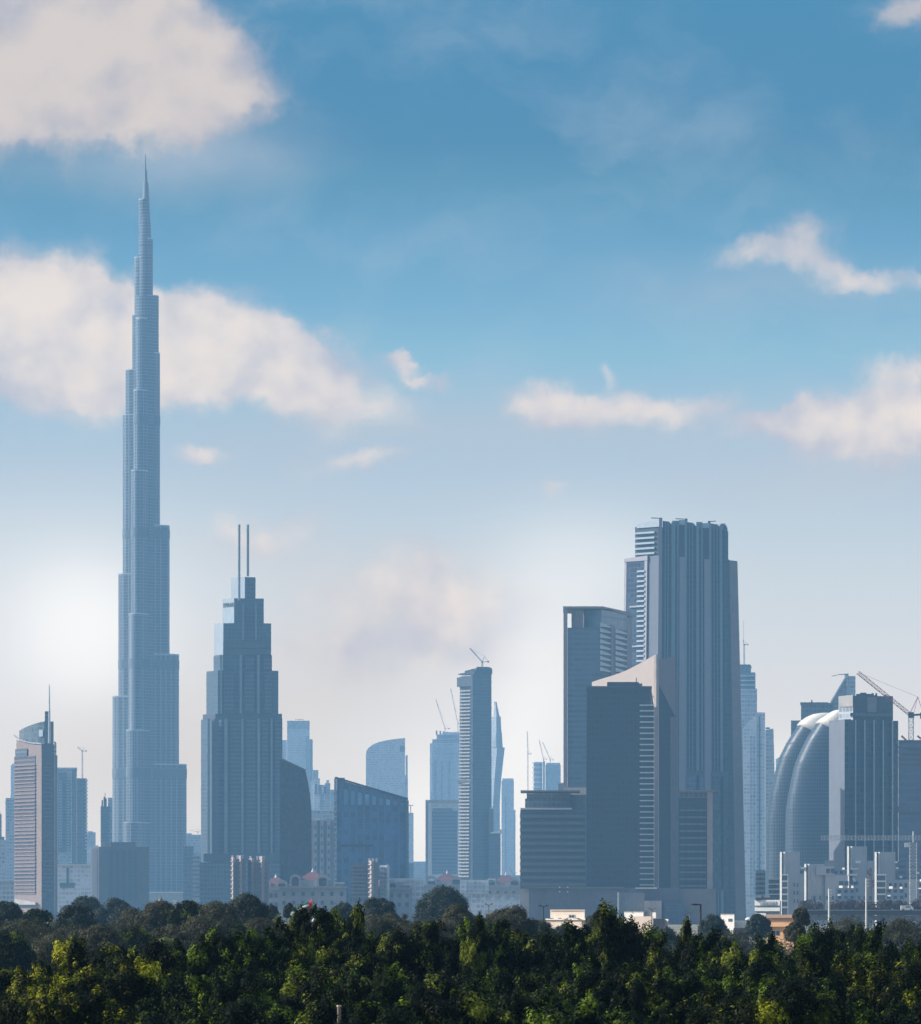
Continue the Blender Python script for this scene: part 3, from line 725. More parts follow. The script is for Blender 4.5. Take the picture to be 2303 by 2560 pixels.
b.box('dark_panel', 1166, 1212, 2207, 2228, -1, 2, far_m); b.box('roof_canopy', 1220, 1240, 2197, 2200, -8, -1, white)
b = simple('wide_low_block', 'wide low grey block left of the ornate red roofed block near the flag', 'building', 4400, 636, 700, 2236, far_m)
b.box('roof_edge', 635, 701, 2234, 2236.4, -2, 32, white)
b = simple('wide_low_block', 'longest low pale block stretching behind the centre trees', 'building', 4500, 1010, 1310, 2236, far_l)
for i in range(12): b.box('window', 1022 + i * 24, 1034 + i * 24, 2242, 2250, -.6, 1, far_m)
b.box('roof_edge', 1009, 1312, 2234, 2236.3, -2, 32, conc)
b = B('minaret', 'tiny cream dome top poking above the trees below the needle tower', 'minaret', 3000, 402)
Geo().bar((0, 0, 0), (0, 0, b.z(2258)), 1.5, 8).bar((0, 0, b.z(2258)), (0, 0, b.z(2250)), 1.9, 8, 1.3).make('shaft', beige, b.r)
Geo().bar((0, 0, b.z(2250)), (0, 0, b.z(2243)), 1.2, 8, .5).bar((0, 0, b.z(2243)), (0, 0, b.z(2237)), .2, 6, .1).make('dome', steel_d, b.r)
b = B('roof_kiosk', 'tiny white rooftop kiosk above the trees right of the cream dome', 'kiosk', 3000, 437)
b.box('wall', 433, 441, 2254, None, 0, 4, white); b.box('roof', 431.5, 442.5, 2250, 2254, -1, 5, white)
# ------------------------------------------------------------------ right group
b = B('white_framed_tower', 'tower with a pale roof frame and open top corner, bright balconies on its right face', 'tower', 4000, 1470)
fr = plain('frame_mauve', (.33, .28, .28), .75)
g_h = facade('striped_bluegrey', (.15, .19, .24), (.21, .245, .29), 3.8, .45, 6, .06, .2, .35)
D2 = 60
def rf(px): return D2 * (px - 1505) / 75
b.box('corner_pier', 1409, 1419, 1521, None, 0, 14, fr)
b.prism('left_face', [(1419.3, 1.5), (1505, 1.5), (1505, 14), (1419.3, 14)], 1569, None, g_h)
b.prism('body', [(1420, 14.2), (1505, 14.2), (1505, 3), (1566, rf(1566)), (1566, 62), (1436, 62)], 1568.5, None, g_h)
b.prism('glass_crown', [(1460, 12), (1504, 2.2), (1568, rf(1568) - 1), (1568, 60), (1462, 60)], 1524, 1569, facade('crown_pale_glass', (.22, .29, .36), (.30, .35, .40), 8, .1, 7, .06, .2, .25))
b.box('crown_panel', 1429, 1459.5, 1526, 1569, 8, 16, fr)
b.box('back_frame', 1419.4, 1428, 1521.3, 1527, 2, 12, fr)
b.prism('roof_frame', [(1408, -1.5), (1506, -1.5), (1582, rf(1582) - 2), (1582, 64), (1408, 64)], [1516, 1516, 1533, 1533, 1516], [1521] and 1521, fr)
b.prism('right_pier', [(1569, rf(1569) - 2), (1580, rf(1580) - 2), (1580, 64), (1569, 60)], 1534, None, fr)
b.prism('middle_pier', [(1528, rf(1528) - 2), (1538, rf(1538) - 2), (1538, rf(1538) + 3), (1528, rf(1528) + 3)], 1560, None, fr)
bw = plain('balcony_white', (.62, .68, .70), .5)
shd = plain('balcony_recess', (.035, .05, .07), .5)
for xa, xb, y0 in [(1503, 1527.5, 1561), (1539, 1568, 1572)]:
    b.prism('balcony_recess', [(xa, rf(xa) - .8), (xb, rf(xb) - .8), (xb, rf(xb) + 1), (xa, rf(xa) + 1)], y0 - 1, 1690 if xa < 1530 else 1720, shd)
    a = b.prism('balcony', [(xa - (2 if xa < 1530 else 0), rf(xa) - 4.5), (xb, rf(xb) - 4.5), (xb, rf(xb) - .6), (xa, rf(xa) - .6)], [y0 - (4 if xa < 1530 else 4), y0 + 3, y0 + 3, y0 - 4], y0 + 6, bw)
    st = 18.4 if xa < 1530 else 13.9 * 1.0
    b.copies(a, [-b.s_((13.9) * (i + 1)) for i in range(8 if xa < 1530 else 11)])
b.box('base_band', 1409.3, 1470, 1969, 1987, -1.5, 4, beige)

b = B('index_tower', 'tallest right hand slab tower with ribbed front, slatted left side and curved parapets', 'skyscraper', 4300, 1720)
rib_d = facade('rib_dark', (.035, .065, .095), (.085, .12, .155), 3.9, .35, 3, .15, .5, .3)
rib_t = plain('teal_rib', (.15, .225, .28), .5, 0, .12)
rib_l = plain('mauve_rib', (.235, .235, .285), .6, 0, .12)
side = plain('lavender_wall', (.15, .165, .21), .75, 0, .1)
# main body (front face from 1647 to 1819), left flank to 1588
b.prism('body', [(1647, 2), (1819, 2), (1819, 60), (1647, 60)], 1318, None, rib_d, fpb=[(1640, 2), (1832, 2), (1832, 60), (1640, 60)])
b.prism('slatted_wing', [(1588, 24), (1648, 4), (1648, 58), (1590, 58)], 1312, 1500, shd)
a = b.prism('balcony', [(1587.6, 20.5), (1636, 5), (1638, 8), (1589, 25)], 1327, 1331.5, left)
b.copies(a, [-b.s_(13 * (i + 1)) for i in range(4)])
b.prism('parapet', [(1592, 21), (1656, 0), (1656, 58), (1592, 58)], [1306, 1297.5, 1297.5, 1306], 1316, left)
b.prism('lower_wing', [(1563, 32), (1618, 12), (1647.5, 1), (1647.5, 56), (1566, 56)], [1392, 1389, 1388, 1388, 1392], None, side, fpb=[(1556, 32), (1611, 12), (1640.5, 1), (1640.5, 56), (1560, 56)])
b.prism('side_recess', [(1566.5, 29.2), (1611.5, 12.9), (1611.5, 16), (1566.5, 32)], 1399, 1700, facade('recess_glass', (.05, .07, .11), (.08, .10, .14), 4, .2, 4, .1, .3), fpb=[(1564, 29.2), (1609, 12.9), (1609, 16), (1564, 32)])
pale_f = plain('pale_wing_frame', (.36, .35, .39), .6, 0, .08)
b.prism('wing_frame', [(1561.5, 30.5), (1566.8, 28.6), (1566.8, 34), (1561.5, 34)], 1391, 1720, pale_f, fpb=[(1558, 30.5), (1563.3, 28.6), (1563.3, 34), (1558, 34)])
b.prism('wing_frame', [(1611.8, 12.2), (1618.5, 9.6), (1618.5, 14), (1611.8, 16)], 1390, 1720, pale_f, fpb=[(1608.5, 12.2), (1615, 9.6), (1615, 14), (1608.5, 16)])
b.prism('wing_frame', [(1561, 30), (1619, 9), (1619, 13), (1561, 34)], [1391, 1386.5, 1386.5, 1391], 1399, pale_f)
a = b.prism('slat', [(1592.5, 17.5), (1611.4, 10.8), (1611.4, 13.4), (1592.5, 20)], 1423, 1427.5, left)
b.copies(a, [-b.s_(12.5 * (i + 1)) for i in range(21)], -.03)
for y in (1511, 1611): b.prism('wide_slat', [(1574, 24), (1611.4, 10.6), (1611.4, 13.2), (1574, 26)], y, y + 4, pale_f)
def rib(x0, x1, yt, m, d=-2.5, part='rib', yb=None, lean=None):
    l = (x0 - 1733) * .13 / 1.2 if lean is None else lean
    b.prism(part, [(x0, d), (x1, d), (x1, 5), (x0, 5)], yt, yb, m, fpb=[(x0 + l * .55, d), (x1 + l * .55, d), (x1 + l * .55, 5), (x0 + l * .55, 5)])
rib(1648, 1656, 1298, rib_l, -3.5)
for x in (1664, 1671, 1680): rib(x - 1.3, x + 1.3, 1306, rib_t, -.5)
rib(1681, 1689, 1304, rib_t, -3); rib(1693, 1697, 1304, rib_t, -2)
rib(1699, 1715, 1393, rib_l, -3.5)
rib(1712, 1718, 1301, rib_t, -3)
for x in (1724, 1732): rib(x - 1.3, x + 1.3, 1308, rib_t, -.5)
rib(1741, 1748, 1308, rib_t, -3); rib(1753, 1757, 1308, rib_t, -2)
rib(1761, 1776, 1399, rib_l, -3.5)
rib(1773, 1779, 1308, rib_t, -3)
for x in (1785, 1793): rib(x - 1.3, x + 1.3, 1312, rib_t, -.5)
rib(1799, 1806, 1312, rib_t, -3)
rib(1810, 1817, 1314, rib_d, -1.5)
for x0, x1, yt in [(1657, 1698, 1303), (1717, 1756, 1306), (1778, 1814, 1310)]:
    b.prism('curved_parapet', [(x0, 0), (x0 + 16, 0), (x0 + 24, 0), (x0 + 24, 20), (x0, 20)], [yt - 1, yt + 1, yt + 10, yt + 10, yt - 1], yt + 14, rib_d)
    b.prism('curved_parapet', [(x0 + 24.2, -1), (x1, -1), (x1, 20), (x0 + 24.2, 20)], yt - 1, yt + 15, rib_t)
for x0, x1, y in [(1697, 1713, 1300), (1757, 1774, 1308)]:
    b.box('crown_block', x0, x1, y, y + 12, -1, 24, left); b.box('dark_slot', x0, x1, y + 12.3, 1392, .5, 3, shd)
b.prism('end_pier', [(1824, -2), (1844, -2), (1844, 50), (1824, 50)], [1401, 1403, 1403, 1401], None, lav, fpb=[(1840, -2), (1866, -2), (1866, 50), (1840, 50)])
b.prism('end_wall', [(1817, 0), (1824, 0), (1824, 50), (1817, 50)], 1399, None, rib_d, fpb=[(1827, 0), (1840, 0), (1840, 50), (1827, 50)])
b.box('edge_strip', 1819, 1821, 1326, 1400, 8, 50, rib_t)
b.box('mechanical_floor', 1716, 1760, 1927, 1938, -3.2, 6, mech); b.box('mechanical_floor', 1778, 1822, 1929, 1940, -3.2, 6, mech)
b.box('lower_glazing', 1716, 1760, 1938.4, 2215, -3.0, 6, g_blue); b.box('lower_glazing', 1779, 1822, 1940.4, 2225, -3.0, 6, g_dark)
for x, y, dxx in [(1650, 1296, -22), (1713, 1298, -24), (1770, 1304, 20)]:
    o = b.box('roof_davit', x, x + 6, y - 3, 1310, 6, 12, steel_d); Geo().bar(b.p(x + 3, 8, y - 2), b.p(x + dxx, 8, y - 3 if dxx > 0 else y - 3), .45).make('davit_arm', steel_d, o)

# sail building
b = B('sail_tower', 'tower with two swooping sand coloured sails rising behind the dark slab', 'tower', 3550, 1645)
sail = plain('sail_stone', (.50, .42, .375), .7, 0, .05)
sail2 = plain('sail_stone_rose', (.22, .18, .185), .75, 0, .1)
top = [(1480, 1698), (1500, 1692), (1520, 1687), (1545, 1680), (1570, 1671), (1595, 1659), (1618, 1647), (1641, 1635)]
dd = [46, 40, 34, 27, 20, 13, 6.5, 0]
front = [b.p(x, d, y) for (x, y), d in zip(top, dd)]; back = [q + Vector((1, 4, 0)) for q in front]
base_ = [Vector((q.x, q.y, b.z(1740))) for q in front]; baseb = [Vector((q.x, q.y, b.z(1740))) for q in back]
gg = Geo(); n = len(front)
vs = front + base_ + back + baseb; fs = []
for i in range(n - 1):
    fs += [(i, i + 1, n + i + 1, n + i), (2 * n + i, 2 * n + i + 1, 3 * n + i + 1, 3 * n + i), (i, i + 1, 2 * n + i + 1, 2 * n + i), (n + i, n + i + 1, 3 * n + i + 1, 3 * n + i)]
fs += [(0, n, 3 * n, 2 * n), (n - 1, 2 * n - 1, 4 * n - 1, 3 * n - 1)]
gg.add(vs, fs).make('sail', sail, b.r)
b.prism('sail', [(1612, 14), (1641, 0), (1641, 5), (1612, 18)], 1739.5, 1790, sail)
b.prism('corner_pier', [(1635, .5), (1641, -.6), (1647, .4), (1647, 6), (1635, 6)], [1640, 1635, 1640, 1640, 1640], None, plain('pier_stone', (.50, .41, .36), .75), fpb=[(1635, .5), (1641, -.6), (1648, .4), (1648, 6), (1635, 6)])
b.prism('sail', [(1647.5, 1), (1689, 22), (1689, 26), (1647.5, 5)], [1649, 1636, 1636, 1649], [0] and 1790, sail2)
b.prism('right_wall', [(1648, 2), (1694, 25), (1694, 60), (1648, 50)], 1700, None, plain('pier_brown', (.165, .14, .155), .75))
b.prism('glass_wedge', [(1648, .6), (1690, 21.6), (1690, 22.8), (1648, 1.8)], [1712, 1792, 1792, 1712], 2221, facade('wedge_glass', (.018, .034, .055), (.03, .045, .065), 3.9, .2, 3, .1, .3, .5, spec=.15))
b.prism('body', [(1500, 48), (1634, 10), (1634, 50), (1500, 70)], 1745, None, g_dark)
b.prism('brown_edge', [(1676, 14), (1693, 22.6), (1693, 25), (1676, 17)], 1790, 2221, plain('pier_brown', (.165, .14, .155), .75))

# dark slab with balconies
b = B('dark_slab_tower', 'dark blue slab tower with a ladder of pale balconies on its right edge', 'tower', 3350, 1550)
g_k = facade('very_dark_glass', (.014, .032, .052), (.055, .082, .115), 3.7, .26, 2.6, .22, .6, .3)
b.prism('body', [(1467, 0), (1628, 0), (1628, 40), (1467, 40)], 1718, None, g_k, fpb=[(1465, 0), (1628, 0), (1628, 40), (1465, 40)])
b.box('penthouse', 1518, 1597, 1704, 1718, 6, 30, g_k); b.box('roof_plant', 1596.5, 1606, 1707, 1718, 8, 26, conc_d)
b.box('parapet', 1466, 1630, 1715.5, 1718.4, -1, 42, mech); b.box('antenna', 1590, 1592, 1692, 1704, 12, 14, steel_d)
b.box('balcony_bay', 1600, 1635, 1763, None, -1, 30, g_k)
a = b.box('balcony', 1599.5, 1636, 1762, 1765, -4.5, -.8, bw)
b.copies(a, [-b.s_(14.03 * (i + 1)) for i in range(32)])
b.prism('edge_pier', [(1635.5, -2), (1646, -1), (1646, 20), (1635.5, 20)], 1768, None, plain('pier_mauve', (.36, .295, .29), .75))
b.prism('edge_pier', [(1628.3, 0), (1634, 0), (1634, 20), (1628.3, 20)], [1718, 1760, 1760, 1718], 1764, g_k)

# low banded block left
b = B('banded_block', 'banded blue grey office block with roof terrace, left of the dark slab tower', 'building', 3420, 1385)
g_l = facade('banded_office', (.11, .145, .18), (.185, .225, .26), 5.4, .5, 40, 0, .15, .3)
b.box('body', 1301, 1464, 2024, None, 0, 45, g_l); b.box('roof_edge', 1301.5, 1430, 2020, 2024, -1.5, 46, white)
b.box('penthouse', 1313, 1425, 1996, 2020, 8, 40, g_grey); b.box('upper_floor', 1317, 1380, 1983, 1996, 9, 38, conc_d)
b.box('upper_floor', 1380.5, 1427, 1983, 1996, 9, 38, lav); b.box('stair_core', 1424, 1433, 1986, 2020, 7, 30, shd)
b.box('roof_slab', 1302, 1450, 1976, 1980, 0, 42, lav); b.box('back_wing', 1433.5, 1464, 1987, 2024, 10, 44, conc_d)
a = b.box('sun_shade', 1300, 1464, 2037, 2045, -1.4, -.2, plain('spandrel_blue', (.15, .18, .205), .5, 0, .2))
b.copies(a, [-b.s_(17 * (i + 1)) for i in range(10)])
b.box('louvre', 1337, 1407, 2031, 2035, -1.2, 0, mech)
b = B('convention_podium', 'wide dark mauve podium below the dark slab tower', 'building', 3280, 1480)
pod = plain('podium_mauve', (.135, .14, .175), .8)
b.box('wall', 1323, 1700, 2220, None, 0, 40, pod); b.box('roof_edge', 1312, 1560, 2218, 2221, -2, 42, lav); b.box('roof_edge', 1589, 1643, 2219, 2222, -3, 42, white)
b.box('left_wing', 1301, 1323, 2222, None, 4, 40, cream)
b.box('entrance_wall', 1548, 1612, 2232, None, -6, -.4, conc_d); b.box('cladding_panel', 1611, 1654, 2252, None, -12, -6.4, plain('pinkish_panel', (.50, .43, .40), .8))
b.box('glass_bay', 1660, 1710, 2257, None, -5, -.4, g_blue); b.box('corner_post', 1543.5, 1548, 2231, None, -8, -5, white)
for x, y in [(1398, 2217), (1418, 2217), (1398, 2228), (1418, 2228)]: b.box('floodlight', x, x + 3, y, y + 3, -4, -2.3, white)
b.box('long_bay', 1700, 1790, 2222, None, 2, 40, lav)
b = B('pink_edged_block', 'lower block with dark balconied floors and pink roof slab right of the sails', 'building', 3300, 1740)
b.box('body', 1697, 1768, 1980, None, 0, 40, g_k); b.box('edge_pier', 1768.3, 1782, 1980, None, -2, 38, plain('pier_mauve', (.36, .295, .29), .75))
b.box('roof_slab', 1698, 1793, 1976, 1979.5, -4, 42, pink); b.box('top_wall', 1697, 1768, 1980, 1995, -1, 5, g_grey)
a = b.box('balcony', 1699, 1766, 2024, 2028, -2.5, -.3, far_d)
b.copies(a, [-b.s_(17.2 * (i + 1)) for i in range(11)])
b.box('roof_edge', 1694, 1752, 2222.5, 2225, -3, 0, conc)

# ------------------------------------------------------------------ far right
b = B('tiered_tower', 'hazy tiered tower with stacked ledges just right of the ribbed slab tower', 'tower', 6900, 1870)
b.box('upper_tier', 1848, 1878, 1664, None, 3, 40, far_d); b.box('tier', 1846, 1889, 1681, None, 1, 42, far_d); b.box('tier', 1846, 1893, 1722, None, -1, 44, far_m)
b.prism('roof_cap', [(1848, 2), (1876, 2), (1880, 20), (1848, 30)], [1661, 1661, 1668, 1661], 1666, mech)
a = b.box('ledge', 1847, 1890, 1688, 1691, -1.5, 1.2, far_l); b.copies(a, [-b.s_(11.5 * (i + 1)) for i in range(9)])
b = B('wedge_topped_tower', 'pale lavender tower with a roof slanting up to the right, near the tiered tower', 'tower', 6200, 1885)
b.prism('wall', [(1857, 0), (1892, 0), (1892, 45), (1857, 45)], [1822, 1781, 1781, 1822], None, far_l, fpb=[(1862, 0), (1892, 0), (1892, 45), (1862, 45)])
b.box('side_tower', 1892.4, 1913, 1781, None, 3, 45, far_l); b.box('dark_joint', 1898, 1901, 1790, None, 1.5, 4, far_d)
for x in (1876, 1884): b.box('window_strip', x, x + 3, 1840, 2245, -.6, 1, far_m)
b = B('glass_wedge_tower', 'narrow teal glass tower with a leaning right edge, left of the twin curved shells', 'tower', 6100, 1925)
b.prism('wall', [(1913.5, 4), (1934, 4), (1934, 40), (1913.5, 40)], [1825, 1821, 1821, 1825], None, far_m, fpb=[(1913.5, 4), (1946, 4), (1946, 40), (1913.5, 40)])
b.box('roof_rail', 1914, 1925, 1818, 1822, 8, 12, far_d)
b = simple('distant_block', 'tiny hazy block between the leaning teal tower and the curved shells', 'building', 11000, 1940, 1962, 1897, far_l)
b.box('roof_plant', 1944, 1954, 1894, 1898, 4, 10, far_m)

def shell(label, D, prof, xr, cap, seam, d0):
    b = B('curved_shell_tower', label, 'tower', D, (prof[0][1] + xr) / 2, 'twin curved glass shell towers')
    m_ = facade('shell_glass', (.05, .075, .10), (.15, .18, .21), 2.8, .22, 1.9, .22, .12, .40, metal=.05, wrough=.5)
    rings = []
    def ring(y, xl, z=None):
        out_ = []; c = b.p(xr, d0 + 30, y); l = b.p(xl, d0, y); rx = c.x - l.x
        for i in range(33):
            t = math.pi / 2 + math.pi * i / 32; sp = lambda v: math.copysign(abs(v) ** .42, v)
            out_.append(Vector((c.x + rx * sp(math.cos(t)), c.y + 20 * sp(math.sin(t)) - 6, c.z if z is None else z)))
        return out_
    ys = [q[0] for q in prof]; xs = [q[1] for q in prof]
    P_ = list(zip(ys, xs))
    rings = [ring(P_[0][0], P_[0][1], 0.0)] + [ring(y, x) for y, x in P_[1:]]
    Geo().loft(rings).make('shell', m_, b.r, smooth=False)
    rc = []
    for q, (y, x) in enumerate(cap):
        tl = (.5, .42, .3, .15, 0)[q] ; rr = ring(y, x - 1.2); x0_ = rr[16].x
        rc.append([Vector((v.x, v.y - 1.0, v.z - tl * (v.x - x0_))) for v in rr])
    Geo().loft(rc).make('cap', plain('warm_white_cap', (.80, .76, .66), .45, 0, .05), b.r, smooth=True)
    sy, sx = seam
    Geo().loft([ring(sy + 3, sx - 1), ring(sy, sx - .2)]).make('seam', mech, b.r)
    return b
def interp(prof, n=26):
    ys = np.array([p[0] for p in prof]); xs = np.array([p[1] for p in prof]); o = np.argsort(ys)
    yy = np.linspace(ys.max(), ys.min(), n); xx = np.interp(yy, ys[o], xs[o])
    return list(zip(yy, xx))
sp1 = interp([(2300, 1921), (2131, 1922), (2043, 1923), (1987, 1930), (1940, 1940), (1885, 1956), (1843, 1979), (1812, 2000)])
sp2 = interp([(2300, 1969), (2126, 1969), (2029, 1970), (1987, 1976), (1910, 1992), (1871, 2009), (1846, 2021), (1806, 2047)])
shell('left curved glass shell tower with a bright white tip', 4250, sp1, 2100, [(1809, 1999), (1800, 2008), (1790, 2022), (1784, 2036), (1781.5, 2052)], (1856, 1971), 0)
shell('right curved glass shell tower with a bright white tip, overlapping its twin', 4160, sp2, 2125, [(1803, 2046), (1794, 2058), (1785, 2072), (1777, 2084), (1774, 2092)], (1847, 2021), 0)
b = B('dark_office_tower', 'dark flat topped block behind the curved shell towers', 'tower', 4900, 2035)
b.box('wall', 2003, 2085, 1758, None, 0, 40, far_d); b.box('lower_wing', 1978, 2002.7, 1801, None, 3, 36, far_d); b.box('parapet', 2001, 2072, 1756, 1758.5, -1, 41, mech)
b.box('roof_post', 2028, 2032, 1749, 1757, 10, 14, steel_d)
b = B('pointed_tower', 'sharp triangular topped glass tower rising behind the white shell tips', 'tower', 5400, 2110)
b.prism('left_glass', [(2063, 4), (2118, 0), (2118, 40), (2063, 40)], [1782, 1690, 1690, 1782], None, far_d)
Geo().bar(b.p(2061, 2, 1784), b.p(2117, -1, 1689), .9).make('edge_fin', silver, b.r)
b.box('right_wing', 2118.3, 2139, 1690, None, 2, 40, far_m); b.box('roof_frame', 2112, 2122, 1685, 1690, 4, 20, far_m)
Geo().bar(b.p(2122, 6, 1684), b.p(2098, 6, 1686), .5).bar(b.p(2098, 6, 1686), b.p(2080, 6, 1690), .4).make('roof_crane_arm', steel_d, b.r)
b = B('gridded_tower', 'dark glass tower with pale vertical lines and a lavender left side, under construction on top', 'tower', 3600, 2160)
b.prism('left_wall', [(2073, 18), (2112, 0), (2112, 50), (2080, 50)], [1800, 1798, 1798, 1800], None, plain('lavender_panel', (.17, .19, .235), .6, 0, .12))
b.prism('front_wall', [(2112.3, .5), (2233, 8), (2233, 50), (2112.3, 50)], 1798, None, facade('gridded_dark', (.028, .06, .09), (.07, .12, .15), 3.9, .25, 3.8, .1, .45, .25))
b.prism('top_floors', [(2133, 4), (2233, 10), (2233, 46), (2133, 46)], 1739, 1798, mech)
b.prism('top_box', [(2097, 12), (2133, 0), (2133, 44), (2100, 44)], [1739, 1737, 1737, 1739], 1800, far_m)
b.prism('top_panel', [(2097.5, 11), (2132.5, -1), (2132.5, 0), (2097.5, 12)], [1740, 1738, 1738, 1740], 1766, conc)
b.prism('glare_panel', [(2169, 4.5), (2192, 6), (2192, 8), (2169, 6)], 1742, 1780, conc_d)  # lighter panel put in for the glare inside the top floors
b.prism('right_step', [(2233.3, 9), (2246, 10), (2246, 48), (2233.3, 48)], 1801, None, g_dark)
for i in range(5):
    x = 2138 + i * 23; b.prism('vertical_strip', [(x, -1.2 + i * 1.4), (x + 3.2, -1 + i * 1.4), (x + 3.2, 3 + i * 1.4), (x, 2.5 + i * 1.4)], 1800, None, left)
b.prism('upper_band', [(2126, -.4), (2233, 7), (2233, 9), (2126, 2)], 1782, 1790, g_grey)
random.seed(8)
for i in range(12):
    x = 2136 + random.uniform(0, 75); b.box('roof_formwork', x, x + random.uniform(4, 14), 1733 + random.uniform(-4, 4), 1739, 12 + i, 14 + i * 1.2, steel_d)
b = B('lavender_block', 'lavender grey block under construction cut by the right edge of the picture', 'building', 3450, 2285)
b.box('wall', 2246.5, 2420, 1858, None, 0, 50, facade('lavender_floors', (.17, .19, .25), (.20, .22, .28), 4.5, .3, 8, .05, .15, .5)); b.box('top_floors', 2246.5, 2420, 1850, 1858, 2, 48, mech)
b.box('dark_band', 2246, 2420, 2016, 2030, -1, 3, plain('slate_band', (.14, .155, .20), .8)); b.slabs('floor_edge', 2246, 2420, 1866, 1905, 4, 3, -1.2, 3, lav)
for x, dxx in [(2254, 12), (2294, 14)]: Geo().bar(b.p(x, 6, 1839), b.p(x + dxx, 6, 1850), .8).make('formwork_prop', steel_r, b.r)
# ------------------------------------------------------------------ cranes
def luffing(label, D, bx, by, ty, jx, jy, tail=10, w=2.0, t=.22, mast_m=None, jib_m=None, apex=None, seg=10, z0=None, group='tower cranes'):
    """base pixel, mast top, jib tip; stands on whatever roof is at by"""
    b = B('tower_crane', label, 'crane', D, bx, group, z=CZ + (HY - by) / F * D)
    dz = b.o.z
    mast_m = mast_m or steel_w; jib_m = jib_m or steel_w
    P0, P1 = b.p(bx, 0, by), b.p(bx, 0, ty)
    if w > 1.2: Geo().lattice(P0, P1, w, max(3, int((P1 - P0).length / w / 1.1)), t).make('mast', mast_m, b.r)
    else: Geo().bar(P0, P1, w / 2).make('mast', mast_m, b.r)
    J = b.p(jx, 0, jy); d = (J - P1)
    if w > 1.2: Geo().lattice(P1 + d * .03, J, w * .7, max(4, int(d.length / w)), t * .8, True).make('jib', jib_m, b.r)
    else: Geo().bar(P1, J, w / 2.6, 4, w / 4).make('jib', jib_m, b.r)
    s = -1 if jx > bx else 1
    tl = P1 + Vector((s * tail, 0, .5))
    Geo().bar(P1, tl, max(.3, w * .3)).make('counter_jib', steel_d, b.r)
    Geo().box(tl.x - w * .7, tl.x + w * .5, -w * .5, w * .5, tl.z - w * .9, tl.z + w * .4).make('counterweight', steel_d, b.r)
    Geo().box(P1.x - w * .6, P1.x + w * .6, -w * .8, w * .4, P1.z - w * .6, P1.z + w * .6).make('cab', steel_d, b.r)
    A = b.p(*apex) if apex else P1 + Vector((s * tail * .35, 0, tail * .9))
    gq = Geo().bar(P1 + Vector((-w * .4, 0, 0)), A, max(.14, t * .8)).bar(tl, A, max(.14, t * .8)).bar(P1 + Vector((w * .5, 0, 0)), A, max(.12, t * .6)); gq.make('a_frame', jib_m, b.r)
    Geo().bar(A, J, max(.10, t * .35)).make('stay_cable', steel_d, b.r)
    return b
luffing('thin pale crane on the grey tower right of the rose stone tower', 6905, 206, 1946, 1878, 194, 1868, 5, 1.3, .2)
luffing('luffing crane on top of the slim balcony tower', 6115, 1206, 1667, 1655, 1175, 1621, 7, 1.4, .3)
luffing('faint crane leaning left above the unfinished tower', 10420, 1113, 1832, 1822, 1090, 1749, 8, 1.5, .22)
luffing('faint crane leaning left beside the slim balcony tower top', 10440, 1145, 1832, 1809, 1127, 1721, 8, 1.5, .22)
luffing('free standing hazy crane mast left of the small far construction tower', 10500, 1320, 2210, 1885, 1318.6, 1829, 6, 1.6, .25)
luffing('hazy crane on the curvy construction tower, jib pointing left', 10620, 1359, 1903, 1898, 1348, 1850, 6, 1.4, .25)
luffing('hazy crane on the construction block, jib pointing left', 10630, 1376, 1908, 1900, 1357, 1856, 6, 1.4, .25)
luffing('faint slender crane on the tiered tower', 6920, 1862, 1663, 1612, 1857, 1600, 4, 1.2, .2)
b = B('roof_antenna', 'thin aerial pole above the tiered tower', 'antenna', 6940, 1859, z=CZ + (HY - 1663) / F * 6940)
Geo().bar(b.p(1859.5, 0, 1663), b.p(1859.5, 0, 1600), .5).make('pole', steel_w, b.r); Geo().bar(b.p(1859.5, 0, 1600), b.p(1859.5, 0, 1552), .3).make('tip', steel_w, b.r)
luffing('large red tipped luffing crane on the lavender block at the right edge', 3465, 2278, 1850, 1788, 2145, 1681, 8, 3.0, .28, steel_w, steel_r, apex=(2295, 2, 1742))
luffing('faint crane on the roof of the block right of the needle tower', 7905, 495, 2087, 2080, 474, 2076, 5, 1.0, .2)
# near white tower crane
b = B('hammerhead_crane', 'white hammerhead tower crane with a long level jib in front of the gridded tower', 'crane', 2500, 2284)
Geo().lattice(b.p(2283.5, 0, 2325), b.p(2283.5, 0, 2106), 3.1, 26, .12).make('mast', white, b.r)
Geo().lattice(b.p(2054, 0, 2095), b.p(2340, 0, 2095), 1.9, 34, .13, False).make('jib', plain('pale_crane_steel', (.6, .6, .6)), b.r)
Geo().box(b.p(2262, 0, 2110).x, b.p(2272, 0, 2110).x, -1.5, .8, b.p(0, 0, 2118).z, b.p(0, 0, 2107).z).make('cab', white, b.r)
Geo().box(b.p(2196, 0, 2110).x, b.p(2206, 0, 2110).x, -.8, .8, b.p(0, 0, 2107).z, b.p(0, 0, 2103.6).z).make('trolley', steel_d, b.r)
Geo().bar(b.p(2283.5, 0, 2106), b.p(2283.5, 0, 2078), .5, 6, .2).make('peak', white, b.r)
